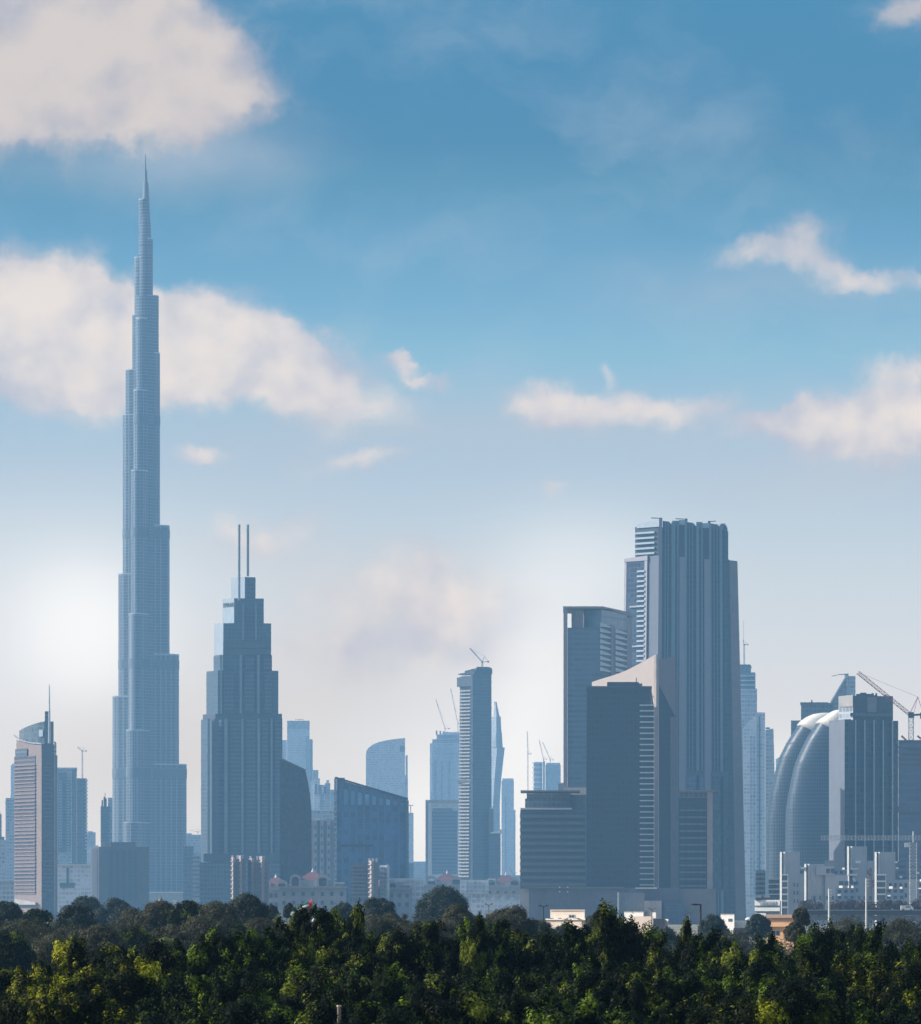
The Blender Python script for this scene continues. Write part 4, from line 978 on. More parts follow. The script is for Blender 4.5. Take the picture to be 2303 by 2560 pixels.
# ------------------------------------------------------------------ pale twin-pier apartment blocks, right
pw_ = plain('pier_white', (.56, .55, .53), .7, 0, .2)
blk = plain('hazy_block_wall', (.44, .44, .46), .8, 0, .1)
def pier_block(label, D, xp, yt, x1, ladder, yl, extra=None):
    b = B('pier_block', label, 'apartment block', D, (xp + x1) / 2, 'apartment blocks with twin white piers')
    b.box('wall', xp + 13.5, x1, yt, None, 2, 26, blk, turn=-.5)
    b.box('white_pier', xp, xp + 5, yt, None, -2, 5, pw_, turn=1.2)
    b.box('white_pier', xp + 8, xp + 13, yt, yl, -2, 5, pw_, turn=1.2)
    b.box('recess', xp + 5, xp + 8, yt + 2, None, 1, 4, mech)
    if ladder:
        x2 = xp + ladder
        b.box('balcony_back', xp + 8, x2 - 2, yl + 2, None, .5, 3, conc_d)
        b.box('ladder_post', x2 - 2, x2, yl, None, -2, 4, white)
        a = b.box('balcony', xp + 6, x2 - 2, yl, yl + 4, -2.6, 1, white)
        b.copies(a, [-b.s_(16.3 * (i + 1)) for i in range(5)])
    return b
def wins(b, xs, y0, n, st, w=4.5, h=9, d=-.4):
    for x in xs:
        for r in range(n): b.box('window', x, x + w, y0 + r * st, y0 + r * st + h, d, d + .7, mech)
b = pier_block('apartment block with twin white piers and laddered balconies at the left of its row', 3150, 1950, 2130, 2000, 21, 2185)
wins(b, [1984, 1992], 2208, 3, 20)
b.box('low_wing', 2000.2, 2010, 2186, None, 6, 26, blk)
b = pier_block('apartment block with shorter twin white piers, second from the left in its row', 3100, 2011, 2160, 2063, 0, 2248)
b.box('roof_block', 2062, 2086, 2151, 2166, 6, 20, conc_d); b.box('long_wing', 2063.2, 2120, 2188, None, 4, 24, blk)
b.box('roof_wing', 2040, 2086, 2166, 2188, 3, 24, blk)
wins(b, [2066, 2078], 2172, 1, 20, 9, 11, 2.6); wins(b, [2098, 2114 - 3], 2203, 2, 17, 11, 11, 3.6)
wins(b, [2034, 2048, 2066, 2080, 2094, 2108], 2240, 1, 20, 5, 10, 1.6)
b.box('canopy', 2003, 2014, 2168, 2172, -3, 2, white)
b = pier_block('apartment block with the highest twin white piers, third from the left in its row', 3200, 2118, 2116, 2168, 0, 2172)
b.box('balcony', 2121, 2143, 2185, 2189, -3, 1, white); b.box('balcony', 2127, 2146, 2171, 2174, -3, 1, white)
b.box('long_wing', 2168.2, 2190, 2152, None, 6, 24, blk); b.box('vent_box', 2139, 2152, 2152, 2158, -4, 0, white)
wins(b, [2123, 2136], 2203, 2, 18, 10, 9, 1.5); wins(b, [2130, 2146, 2160, 2174], 2240, 1, 20, 5, 10, 1.5)
for x, y in [(2132, 2196), (2134, 2200), (2127, 2212)]: b.box('cooling_unit', x, x + 6, y, y + 4, -3, 1, white)
b = pier_block('apartment block with twin white piers beside the hammerhead crane mast', 3050, 2187, 2130, 2239, 29, 2185)
b.box('long_wing', 2216, 2340, 2199, None, 5, 24, blk); b.box('upper_wing', 2239.2, 2330, 2154, 2199, 8, 24, facade('hazy_wing', (.12, .15, .19), (.27, .28, .31), 3.4, .5, 6, .3, .2, .5))
wins(b, [2223, 2236, 2249, 2262, 2296], 2208, 2, 25, 6, 11, 4.4)
for x, y in [(2237, 2153), (2240, 2168), (2249, 2190), (2292, 2180)]: b.box('cooling_unit', x, x + 7, y, y + 5, 1, 5, white)
b = B('parking_building', 'bright white banded low building beside the leftmost twin pier block', 'building', 2700, 1920)
b.box('wall', 1887, 1950, 2251, None, .6, 26, conc_d, turn=.5)
b.box('white_band', 1887, 1950, 2250, 2264, -.5, 1, white, turn=.5); b.box('white_band', 1887, 1950, 2269, 2278, -.5, 1, white, turn=.5); b.box('white_band', 1888, 1915, 2283, 2292, -.5, 1, white, turn=.5)
b.box('side_wall', 1950.3, 1953, 2252, None, 0, 20, conc)
b.prism('sign_frame', [(1900, 4.1), (1941, .0), (1941, .3), (1900, 4.5)], 2253.5, 2262, silver)
for i, (x, w) in enumerate([(1905, 5), (1912, 6), (1923, 13)]): b.prism('sign_mark', [(x, (1950 - x) * .0993 - 1.35), (x + w, (1950 - x - w) * .0993 - 1.35), (x + w, (1950 - x - w) * .0993 - 1), (x, (1950 - x) * .0993 - 1)], 2256, 2259, plain('sign_grey', (.35, .33, .36), .7))
for x in (1889, 1910): b.box('roof_unit', x, x + 15, 2238.5, 2244, 3, 8, plain('rosy_unit', (.62, .53, .50), .7))
b.box('roof_unit_base', 1889, 1940, 2244, 2251, 4, 9, mech)
b = B('balcony_annex', 'dark glass annex with thin white floor lines left of the first twin pier block', 'building', 2900, 1938)
b.box('wall', 1922, 1949, 2196, None, 0, 20, g_dark)
b.slabs('balcony', 1922, 1949, 2197, 2235, 4, 1.5, -1.5, -.2, white)
b = B('cladded_annex', 'stub of beige balconies at the foot of the lavender wedge topped tower', 'building', 3400, 1900)
b.box('wall', 1889, 1914, 2176, None, 0, 16, lav); b.box('dark_joint', 1899, 1903, 2178, None, -1, 1, mech)
b.slabs('balcony', 1889, 1914, 2178, 2236, 6, 4.5, -1.6, -.2, conc)

# smaller blocks packed between the twin-pier blocks
pk = facade('packed_windows', (.10, .12, .15), (.48, .47, .48), 3.3, .5, 3.6, .45, .3, .5)
for i, (x0, x1, y, D_, lab) in enumerate([(1972, 2008, 2172, 3350, 'low windowed block between the first and second twin pier blocks'), (2064, 2118, 2176, 3400, 'wide windowed block between the second and third twin pier blocks'),
        (2150, 2188, 2178, 3350, 'windowed block between the third and fourth twin pier blocks'), (2090, 2140, 2222, 2950, 'lower grey block in front of the third twin pier block'),
        (2215, 2262, 2224, 2900, 'lower grey block left of the hammerhead crane mast'), (2292, 2345, 2206, 2950, 'grey block at the right edge behind the hammerhead crane mast')]):
    b = B('low_apartment_block', lab, 'apartment block', D_, (x0 + x1) / 2)
    b.box('wall', x0, x1, y, None, 0, 20, pk, turn=-.3)
    b.box('parapet', x0 - .5, x1 + .5, y - 2, y, -.4, 20.4, conc, turn=-.3)
    b.box('stair_head', x0 + 8, x0 + 17, y - 8, y - 2, 6, 12, white, turn=.6)
    b.box('water_tank', x1 - 12, x1 - 6, y - 7, y - 2, 6, 9, white, turn=.6)
    b.box('balcony', x0 + 3, x0 + 12, y + 14, y + 17, -1, 3, white, turn=.6)
# flyover
b = B('flyover', 'long dark elevated road crossing behind the trees on the right', 'bridge', 2000, 2150)
b.box('deck', 2006, 2500, 2277, 2288, 0, 12, plain('dark_deck', (.08, .085, .10), .85)); b.box('parapet', 2006, 2500, 2274.5, 2277, -.4, .4, plain('parapet_grey', (.30, .30, .33), .8))
b.box('lower_wall', 2000, 2500, 2289, 2301, 2, 10, plain('wall_grey', (.23, .24, .29), .85))
for x in range(2020, 2500, 48): b.box('pillar', x, x + 10, 2301, None, 3, 9, conc_d)
for i, (x, y) in enumerate([(2268, 2276)]):
    v = B('parked_van', 'small white van on the elevated road near the right edge', 'van', 1995, x, z=CZ + (HY - 2277) / F * 1995)
    Geo().loft([[Vector(p) for p in r] for r in ([(-2.3, -.9, .3), (2.3, -.9, .3), (2.3, .9, .3), (-2.3, .9, .3)], [(-2.3, -.9, 1.1), (2.3, -.9, 1.1), (2.3, .9, 1.1), (-2.3, .9, 1.1)], [(-2.2, -.8, 1.9), (1.3, -.8, 1.9), (1.3, .8, 1.9), (-2.2, .8, 1.9)])]).make('body', white, v.r)
    for sx in (-1.4, 1.4): Geo().bar((sx, -.95, .35), (sx, .95, .35), .35, 10).make('wheel', steel_d, v.r)
    Geo().box(-.6, 1.2, -.93, .93, 1.15, 1.6).make('window', mech, v.r)

# ------------------------------------------------------------------ houses behind the trees
def house(name, label, D, px, z=0.0): return B(name, label, 'house', D, px)
wh = plain('white_render', (.82, .80, .75), .8, 0, .12); bei = plain('beige_render', (.72, .60, .50), .85, 0, .12)
def window(b, x0, x1, y0, y1, d, frame=None):
    w_ = b.box('window', x0, x1, y0, y1, d - .12, d + .1, frame or wh)
    m = (x1 - x0) * .12
    g_ = b.box('pane', x0 + m, (x0 + x1) / 2 - m * .4, y0 + m, y1 - m, d - .16, d - .1, mech); g_.parent = w_
    g_ = b.box('pane', (x0 + x1) / 2 + m * .4, x1 - m, y0 + m, y1 - m, d - .16, d - .1, mech); g_.parent = w_
b = house('flat_roofed_house', 'flat roofed beige house with a small dark window, between the lamp posts in the centre', 1300, 1420)
b.prism('upper_floor', [(1376, 6), (1462, 0), (1462, 14), (1376, 16)], 2276, 2300, bei)
b.prism('wall', [(1366, 5), (1481, -3), (1481, 16), (1366, 18)], 2300, None, bei)
b.prism('ledge', [(1364, 4.6), (1466, -2.4), (1466, 1), (1364, 8)], 2297, 2300, wh); b.prism('parapet', [(1375, 5.7), (1463, -.4), (1463, 14.4), (1375, 16.4)], 2274.5, 2276.5, bei)
window(b, 1422, 1437, 2287, 2296, 1.7)
for x in (1375, 1396, 1440): b.box('vent', x, x + 9, 2295, 2297, -2.2, -1, conc_d)
b = house('white_house', 'white two part house with a shaded block beside it, left of the dark lamp post', 1420, 1605)
b.box('wall', 1561, 1609, 2280, None, 0, 10, wh, turn=.8); b.box('annex', 1609.3, 1640, 2281.5, 2296, 2, 10, wh, turn=.8); b.box('garden_wall', 1575, 1633, 2291, None, -6, -5.3, bei, turn=.6)
b.box('shadowed_block', 1633.2, 1661, 2297, 2325, -6, 2, plain('dark_render_and_shade', (.12, .12, .14), .8)); b.box('white_edge', 1661.3, 1671, 2298, 2330, -5, 4, wh, turn=1)  # the block's shadow is put into its wall colour
b.box('parapet', 1560.5, 1609.5, 2279, 2280.2, -.2, 10.2, conc, turn=.8)
b.box('rooftop_box', 1612, 1622, 2277, 2281.4, 3, 6, conc)
b = house('white_house', 'bright white cube house with one black window and a low wing', 1200, 1838)
b.box('wall', 1802, 1836, 2286, None, 0, 8, wh, turn=.8); b.box('low_wing', 1836.2, 1875, 2305, None, 1, 9, wh, turn=.6)
b.prism('window', [(1821, .95), (1831, .25), (1831, .6), (1821, 1.3)], 2297, 2304, mech)
b.box('garden_wall', 1834, 1873, 2320, None, -3, -2.4, plain('dark_render_and_shade', (.12, .12, .14), .8)); b.box('parapet', 1801.5, 1836.5, 2285, 2286.3, -.15, 8.2, conc, turn=.8)
g_ = Geo(); c0 = b.p(1872, 2, 2300); rr = b.s_(9)
rings = [[c0 + Vector((rr * math.cos(a) * math.cos(2 * math.pi * i / 12), rr * math.cos(a) * math.sin(2 * math.pi * i / 12), rr * .7 * math.sin(a))) for i in range(12)] for a in (0, .4, .8, 1.2, 1.5)]
g_.loft(rings).make('dome', wh, b.r, smooth=True)
b.box('dome_base', 1863, 1876, 2300, 2306, 1.5, 3.2, wh)
b = house('orange_house', 'orange house with stepped cornices and a barred window at the right', 1100, 1955)
orr = plain('orange_render', (.72, .42, .22), .85, 0, .12); ord_ = plain('tan_render', (.46, .31, .22), .85, 0, .12)
b.box('wall', 1919, 1992, 2317, None, 0, 8, orr, turn=.55)
b.box('cornice', 1914, 1994, 2307, 2317, -.7, 8.6, orr, turn=.5); b.box('upper_wall', 1917, 1993, 2295, 2307, -.2, 8.2, ord_, turn=.5)
b.box('roof_edge', 1914, 1996, 2287, 2295, -.9, 8.8, ord_, turn=.5)
b.box('corner_strip', 1917, 1923, 2318, None, 2.4, 4, plain('yellow_render', (.82, .58, .30), .85), turn=1.5)
window(b, 1929, 1951, 2325, 2340, 1.4, conc)
b = house('small_shed', 'pinkish roof sliver between brown bushes right of the round tree', 900, 1235)
b.box('wall', 1215, 1262, 2286, None, 0, 6, pink); b.box('roof', 1210, 1266, 2283, 2286, -.5, 6.5, beige)

# ------------------------------------------------------------------ lamps, poles, flag
dm = plain('dark_pole', (.035, .035, .04), .6); gm2 = plain('grey_pole', (.22, .22, .23), .6)
def tlamp(label, D, px, yt, half=15, m=None):
    b = B('street_lamp', label, 'street lamp', D, px, 'double armed street lamps'); m = m or gm2
    zt = b.z(yt) - b.o.z
    Geo().bar((0, 0, 0), (0, 0, zt), .13, 8, .09).make('pole', m, b.r)
    w = b.s_(half)
    for s in (-1, 1):
        a = Geo().bar((0, 0, zt - .1), (s * w * .55, 0, zt + .05), .07, 6).make('arm', m, b.r)
        Geo().box(min(s * w * .5, s * w), max(s * w * .5, s * w), -.18, .18, zt + .02, zt + .22).make('lamp_head', m, a)
tlamp('double armed street lamp left of the brown bush, right of the round tree', 900, 1222, 2262, 10)
tlamp('double armed street lamp at the left end of the beige house', 950, 1359, 2266, 12, dm)
tlamp('double armed street lamp in front of the white two part house', 950, 1630, 2273, 9)
tlamp('double armed street lamp just left of the tall dark single armed lamp', 1000, 1725, 2281, 12)
b = B('street_lamp', 'tall dark single armed street lamp standing high over the trees', 'street lamp', 520, 1752)
zt = b.z(2262); Geo().bar((0, 0, 0), (0, 0, zt), .11, 8, .09).make('pole', dm, b.r)
ar = Geo().bar((0.1, 0, zt), (b.s_(-14), 0, zt + .02), .07, 6).make('arm', dm, b.r)
Geo().loft([[Vector((x, s * wd, zt + zz)) for s, zz in ((-1, -.06), (1, -.06), (1, .1), (-1, .1))] for x, wd in ((b.s_(-10), .08), (b.s_(-14), .2), (b.s_(-21), .2), (b.s_(-26), .06))]).make('lamp_head', dm, ar)
def pole(label, D, px, yt, r, m, arms):
    b = B('floodlight_pole', label, 'pole', D, px); zt = b.z(yt)
    Geo().bar((0, 0, 0), (0, 0, zt), r, 8, r * .8).make('pole', m, b.r)
    for i in range(arms): Geo().box(.1, b.s_(7), -.2, .2, zt - .6 - i * 1.0, zt - .3 - i * 1.0).make('lamp_head', m, b.r)
pole('pale pole with small lamps in front of the second twin pier block', 1800, 2073, 2222, .38, wh, 3)
pole('pale pole with small lamps in front of the third twin pier block', 1750, 2166, 2196, .32, wh, 3)
b = B('cell_mast', 'rusty antenna mast behind the pale pole by the third twin pier block', 'mast', 2300, 2178)
Geo().lattice(b.p(2176, 0, 2330), b.p(2176, 0, 2172), 1.3, 20, .12).make('mast', plain('rust_steel', (.22, .15, .14), .8), b.r)
for x, y in [(2168, 2176), (2174, 2170), (2172, 2182), (2180, 2200), (2182, 2210)]: b.box('antenna_panel', x, x + 5, y, y + 9, -1.2, -.4, plain('rust_steel', (.22, .15, .14), .8))
b = B('white_post', 'plain white post above the trees before the mauve podium', 'post', 1500, 1242)
Geo().bar((0, 0, 0), (0, 0, b.z(2296)), .12, 8).make('post', wh, b.r); Geo().box(-.25, .25, -.2, .2, b.z(2296), b.z(2293)).make('cap', wh, b.r)
def globe(label, D, px, py):
    b = B('garden_lamp', label, 'garden lamp', D, px, 'white topped garden lamps'); zt = b.z(py)
    Geo().bar((0, 0, 0), (0, 0, zt), .03, 6).make('post', plain('green_post', (.04, .09, .04), .6), b.r)
    rg = [[Vector((.085 * math.sin(a) * math.cos(2 * math.pi * i / 10), .085 * math.sin(a) * math.sin(2 * math.pi * i / 10), zt + .09 - .1 * math.cos(a))) for i in range(10)] for a in (.1, .6, 1.1, 1.6, 2.1, 2.6, 3.0)]
    Geo().loft(rg).make('globe', plain('lamp_glass', (.85, .85, .83), .3), b.r, smooth=True)
globe('white topped lamp among tree tips left of the flag', 208, 732, 2291)
globe('white topped lamp low among tree tips right of the flag', 208, 785, 2308)
globe('white topped lamp among tree tips far right of the flag', 208, 893, 2291)
b = B('flag', 'green, white, black and red flag flying from a pole over the trees', 'flag', 700, 781)
zt = b.z(2247); Geo().bar((0, 0, 0), (0, 0, zt + .2), .06, 8).make('pole', gm2, b.r)
def cloth(part, u0, u1, v0, v1, m):
    """drooping cloth flying left from the pole: u along the fly, v down the hoist"""
    n = 8; vs = []; fs = []
    for i in range(n + 1):
        for j in range(3):
            u = u0 + (u1 - u0) * i / n; v = v0 + (v1 - v0) * j / 2
            x = -u * 1.75; z = zt - .05 - u * .95 - v * (1.15 - .55 * u); y = .12 * math.sin(u * 9 + v * 2) * u
            vs.append((x, y, z))
    for i in range(n):
        for j in range(2): a = i * 3 + j; fs.append((a, a + 1, a + 4, a + 3))
    o = mesh_obj(part, vs, fs, m, b.r, None, True, False)
    md = o.modifiers.new('thickness', 'SOLIDIFY'); md.thickness = .015
cloth('red_stripe', 0, .26, 0, 1, plain('flag_red', (.55, .02, .04), .7)); cloth('green_stripe', .262, 1, 0, .33, plain('flag_green', (.0, .28, .16), .7))
cloth('white_stripe', .262, 1, .335, .66, plain('flag_white', (.8, .8, .8), .7)); cloth('black_stripe', .262, 1, .665, 1, plain('flag_black', (.02, .02, .03), .7))
b = B('wooden_post', 'pale topped wooden post among leaves at the bottom edge', 'post', 150, 848)
Geo().bar((0, 0, 0), (0, 0, b.z(2517)), .06, 8).make('post', plain('post_wood', (.20, .17, .13), .85), b.r)
Geo().bar((0, 0, b.z(2517)), (0, 0, b.z(2513)), .075, 8).make('cap', plain('post_cap', (.6, .5, .38), .7), b.r)
# ------------------------------------------------------------------ trees
def leaf_mat(name, c0, c1, c2, rough=.45, trans=.25, spec=.5):
    m, k, b = pbr(name)
    g_ = k.n('ShaderNodeNewGeometry'); r = g_.outputs['Random Per Island']
    o = k.n('ShaderNodeTexCoord').outputs['Object']
    oi = k.n('ShaderNodeObjectInfo')
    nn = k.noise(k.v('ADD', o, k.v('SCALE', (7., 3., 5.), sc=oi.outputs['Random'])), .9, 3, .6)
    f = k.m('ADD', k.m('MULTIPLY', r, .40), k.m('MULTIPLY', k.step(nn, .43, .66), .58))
    c = k.ramp(f, [(.12, c0), (.5, c1), (.92, c2)])  # dark to bright clumps paint highlights and gaps into the leaf colour
    k.put(b.inputs['Base Color'], c); b.inputs['Roughness'].default_value = rough
    b.inputs['Specular IOR Level'].default_value = spec
    tr = k.n('ShaderNodeBsdfTranslucent'); k.put(tr.inputs[0], k.v('MULTIPLY', c, (1.1, 1.3, .5)))
    mx = k.n('ShaderNodeMixShader'); mx.inputs[0].default_value = trans
    m.node_tree.links.new(b.outputs[0], mx.inputs[1]); m.node_tree.links.new(tr.outputs[0], mx.inputs[2])
    m.node_tree.links.new(mx.outputs[0], m.node_tree.nodes['Material Output'].inputs[0])
    return m
bark = plain('bark', (.09, .065, .045), .9, 0, .3, 2.0)
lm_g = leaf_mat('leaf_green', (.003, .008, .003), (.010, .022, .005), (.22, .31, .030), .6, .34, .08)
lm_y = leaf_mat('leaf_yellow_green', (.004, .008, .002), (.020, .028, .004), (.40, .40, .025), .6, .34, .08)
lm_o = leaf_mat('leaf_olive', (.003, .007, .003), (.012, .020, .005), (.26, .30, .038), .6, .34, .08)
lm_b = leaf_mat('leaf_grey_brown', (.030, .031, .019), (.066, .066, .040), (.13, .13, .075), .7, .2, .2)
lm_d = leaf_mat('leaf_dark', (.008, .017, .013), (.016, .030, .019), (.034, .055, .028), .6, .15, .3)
lm_l = leaf_mat('leaf_light', (.06, .085, .02), (.12, .15, .03), (.20, .20, .05), .6, .3, .3)

def quads(cen, nor, tw, ln, wd):
    """leaf quads from arrays: centres, normals, twist seeds, length, width (pointed leaf outline)"""
    n = len(cen)
    nor = nor / np.linalg.norm(nor, axis=1, keepdims=True)
    ref = np.tile(np.array([0, 0, 1.0]), (n, 1)) + tw * .8
    a = np.cross(nor, ref); a /= np.linalg.norm(a, axis=1, keepdims=True) + 1e-9
    l_ = np.cross(a, nor)
    ln = ln[:, None] / 2; wd = wd[:, None] / 2
    v = np.stack([cen - l_ * ln, cen + a * wd - l_ * ln * .1, cen + l_ * ln, cen - a * wd - l_ * ln * .1], 1).reshape(-1, 3)
    return v
def leaf_mesh(name, v, mat):
    n = len(v) // 4
    me = bpy.data.meshes.new(name)
    me.vertices.add(len(v)); me.vertices.foreach_set('co', v.astype(np.float32).ravel())
    me.loops.add(n * 4); me.loops.foreach_set('vertex_index', np.arange(n * 4, dtype=np.int32))
    me.polygons.add(n); me.polygons.foreach_set('loop_start', np.arange(0, n * 4, 4, dtype=np.int32))
    me.update(); me.validate(); me.materials.append(mat)
    return me
def trunk_mesh(name, Ht, r0, tips, seed):
    """tapered trunk with limbs running to the given tips"""
    rnd = random.Random(seed); gq = Geo()
    p = Vector((0, 0, 0)); segs = 5; spine = [p]
    for i in range(segs):
        p = p + Vector((rnd.uniform(-.15, .15), rnd.uniform(-.15, .15), Ht / segs)); spine.append(p)
    for i in range(segs): gq.bar(spine[i], spine[i + 1], r0 * (1 - .15 * i), 8, r0 * (1 - .15 * (i + 1)))
    for t in tips:
        t = Vector(t); s = spine[rnd.choice([2, 3, 4, 5])]; m = (s + t) / 2 + Vector((rnd.uniform(-.2, .2), rnd.uniform(-.2, .2), rnd.uniform(0, .3)))
        gq.bar(s, m, r0 * .42, 5, r0 * .25); gq.bar(m, t, r0 * .25, 5, r0 * .07)
    me = bpy.data.meshes.new(name); me.from_pydata([tuple(v) for v in gq.v], [], gq.f); me.materials.append(bark); return me

def plume_tree(Ht, R, seed, dens=1.0, lead=1.0):
    """bushy hedge tree: leafy clumps at the ends of upright limbs, deep gaps between; returns (crown verts, limb tips)"""
    rs = np.random.RandomState(seed); V = []; tips = []; cl = []
    for i in range(int(30 * R / 1.6 * lead)):             # top clumps
        a = rs.uniform(0, 2 * np.pi); r = R * .95 * np.sqrt(rs.uniform(0, 1)); z = Ht - (r / R) ** 2 * Ht * .07 - (rs.uniform(0, 1.5) if i > 1 else .1)
        cl.append((r * np.cos(a), r * np.sin(a), z, rs.uniform(.22, .42), rs.uniform(1.1, 1.7), a))
        if rs.rand() < .55: cl.append((r * np.cos(a) + rs.normal(0, .15), r * np.sin(a) + rs.normal(0, .15), z + rs.uniform(.1, .4), rs.uniform(.12, .20), rs.uniform(1.8, 2.8), a))
    for i in range(int(46 * R / 1.6)):                    # flank clumps
        a = rs.uniform(0, 2 * np.pi); z = Ht - rs.uniform(1.1, 3.9); r = R * rs.uniform(.7, 1.05) * (1 + .06 * (Ht - z))
        cl.append((r * np.cos(a), r * np.sin(a), z, rs.uniform(.26, .50), rs.uniform(.75, 1.15), a))
    for (x, y, z, rad, el, a) in cl:
        lean = np.array([np.cos(a) * .35 + rs.normal(0, .2), np.sin(a) * .35 + rs.normal(0, .2), 1.0]); lean /= np.linalg.norm(lean)
        c0 = np.array([x, y, z - rad * el])
        for q in range(rs.randint(3, 6)):                 # sprays within the clump
            off = rs.normal(0, .38, 3) * rad; sr = rad * rs.uniform(.55, .85); n = int(240 * dens * (sr / .25) ** 2)
            d = rs.normal(0, 1, (n, 3)); d /= np.linalg.norm(d, axis=1, keepdims=True)
            pos = d * (sr * rs.uniform(.6, 1.12, n))[:, None]
            up = pos @ lean; pos = pos + lean * (up * (el - 1) + np.maximum(up, 0) * .45)[:, None]
            nor = d + lean * .35 + rs.normal(0, .3, (n, 3))
            V.append(quads(c0 + off + pos, nor, rs.normal(0, .7, (n, 3)), rs.uniform(.08, .15, n), rs.uniform(.045, .08, n)))
        if rs.rand() < .3: tips.append(tuple(c0))
    return np.concatenate(V), tips
def round_crown(Ht, R, zc, seed, nb=34, per=420, leaf=.3, flat=.7, rough=.0):
    """rounded crown of leafy boughs with gaps between"""
    rs = np.random.RandomState(seed); V = []; tips = []
    for i in range(nb):
        a = rs.uniform(0, 2 * np.pi); cz_ = rs.uniform(-.6, 1); rr = np.sqrt(max(0, 1 - max(cz_, 0) ** 2)) * rs.uniform(.45, .86)
        c = np.array([R * rr * np.cos(a), R * rr * np.sin(a), zc + (Ht - zc) * cz_ * rs.uniform(.72, .9)])
        br = R * rs.uniform(.26, .44); n = int(per * 1.5 * (br / R / .32) ** 2)
        d = rs.normal(0, 1, (n, 3)); d /= np.linalg.norm(d, axis=1, keepdims=True)
        p_ = c + d * (br * rs.uniform(.6, 1.08, n) ** .6 * np.where(rs.rand(n) < .16, rs.uniform(1, 1.32, n), 1))[:, None] * np.array([1, 1, flat])
        V.append(quads(p_, d + np.array([0, 0, .3]) + rs.normal(0, .45, (n, 3)), rs.normal(0, 1, (n, 3)), rs.uniform(.7, 1.3, n) * leaf, rs.uniform(.4, .7, n) * leaf))
        tips.append(tuple(c))
    for i in range(nb):                                   # small ragged sprays on the outline
        d = rs.normal(0, 1, 3); d[2] = abs(d[2]) * .9; d /= np.linalg.norm(d); c = np.array([0, 0, zc]) + d * [R * 1.0, R * 1.0, (Ht - zc) * .98]; br = R * rs.uniform(.07, .15); n = int(per * .22)
        e = rs.normal(0, 1, (n, 3)); V.append(quads(c + e * br * .6, e + rs.normal(0, .3, (n, 3)), rs.normal(0, 1, (n, 3)), rs.uniform(.6, 1.2, n) * leaf, rs.uniform(.4, .7, n) * leaf))
    return np.concatenate(V), tips[:16]

LM = {'g': lm_g, 'y': lm_y, 'o': lm_o}
protos = {}
def proto_plume(key, Ht, R, seed, mat, lead=1.0):
    v, tips = plume_tree(Ht, R, seed, 1.0, lead)
    protos[key] = (leaf_mesh('crown', v, mat), trunk_mesh('trunk', Ht - 3.2, .16, tips[:14], seed), float(v[:, 2].max()) - .1)
for i, (mk, R) in enumerate([('g', 1.6), ('y', 1.5), ('o', 1.7), ('g', 1.8), ('o', 1.4), ('g', 1.5)]):
    proto_plume('p%d' % i, 9.0, R, 11 + i, LM[mk])
proto_plume('y2', 9.0, 1.4, 31, lm_y)
proto_plume('spire', 9.0, .75, 41, lm_o, 1.2)
def place_tree(name, key, label, D, px, top_py, rot, group=None, sx=1.0, cat='tree'):
    cm, tm, Ht = protos[key]
    Hgt = CZ + (HY - top_py) / F * D
    r = bpy.data.objects.new(name, None); col.objects.link(r)
    r.location = ((px - CX) / F * D, D, 0); r.rotation_euler = (0, 0, rot)
    s = Hgt / Ht; r.scale = (sx, sx, s)
    tag(r, label, cat, group)
    for nm, me in (('trunk', tm), ('crown', cm)):
        o = bpy.data.objects.new(nm, me); col.objects.link(o); o.parent = r
    return r
marks = [(40, 'rose stone tower'), (140, 'right edge of the rose stone tower'), (235, 'brown window block'), (350, 'needle tower'), (455, 'right foot of the needle tower'),
         (560, 'stepped tower'), (660, 'right half of the stepped tower'), (765, 'flag'), (870, 'left half of the slanted glass block'), (985, 'right half of the slanted glass block'),
         (1105, 'round dark tree'), (1220, 'slim balcony tower'), (1330, 'banded office block'), (1440, 'flat roofed beige house'), (1550, 'dark slab tower'),
         (1650, 'sail tower'), (1760, 'tall dark single armed lamp'), (1850, 'bright white cube house'), (1960, 'orange house'), (2075, 'pale pole by the second twin pier block'), (2175, 'antenna mast'), (2275, 'hammerhead crane mast')]
tops_back = [2415, 2382, 2340, 2345, 2350, 2318, 2315, 2262, 2268, 2318, 2300, 2288, 2322, 2300, 2285, 2330, 2318, 2352, 2330, 2302, 2300, 2345]
keys = ['p1', 'y2', 'p1', 'p2', 'p0', 'p3', 'p5', 'p4', 'p0', 'p2', 'p4', 'p5', 'p2', 'p0', 'p3', 'p4', 'p0', 'p2', 'p5', 'p3', 'p0', 'p3']
rnd = random.Random(77)
GB = 'hedge trees behind'; GM = 'hedge trees in the middle row'; GF = 'hedge trees along the bottom edge'
kinds = {'p1': 'yellow tinged', 'y2': 'yellow tinged', 'p0': 'green', 'p2': 'olive green', 'p3': 'deep green', 'p4': 'olive green', 'p5': 'green'}
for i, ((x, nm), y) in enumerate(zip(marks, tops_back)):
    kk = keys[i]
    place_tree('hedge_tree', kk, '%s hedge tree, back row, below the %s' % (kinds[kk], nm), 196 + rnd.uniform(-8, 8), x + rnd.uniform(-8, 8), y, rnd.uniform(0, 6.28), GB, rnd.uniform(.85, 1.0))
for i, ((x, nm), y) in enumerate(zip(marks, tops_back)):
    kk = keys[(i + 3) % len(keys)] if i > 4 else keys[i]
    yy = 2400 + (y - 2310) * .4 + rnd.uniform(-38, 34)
    place_tree('hedge_tree', kk, '%s hedge tree, middle row, below the %s' % (kinds[kk], nm), 165 + rnd.uniform(-6, 6), x + 50 + rnd.uniform(-12, 12), yy, rnd.uniform(0, 6.28), GM, rnd.uniform(.85, 1.05))
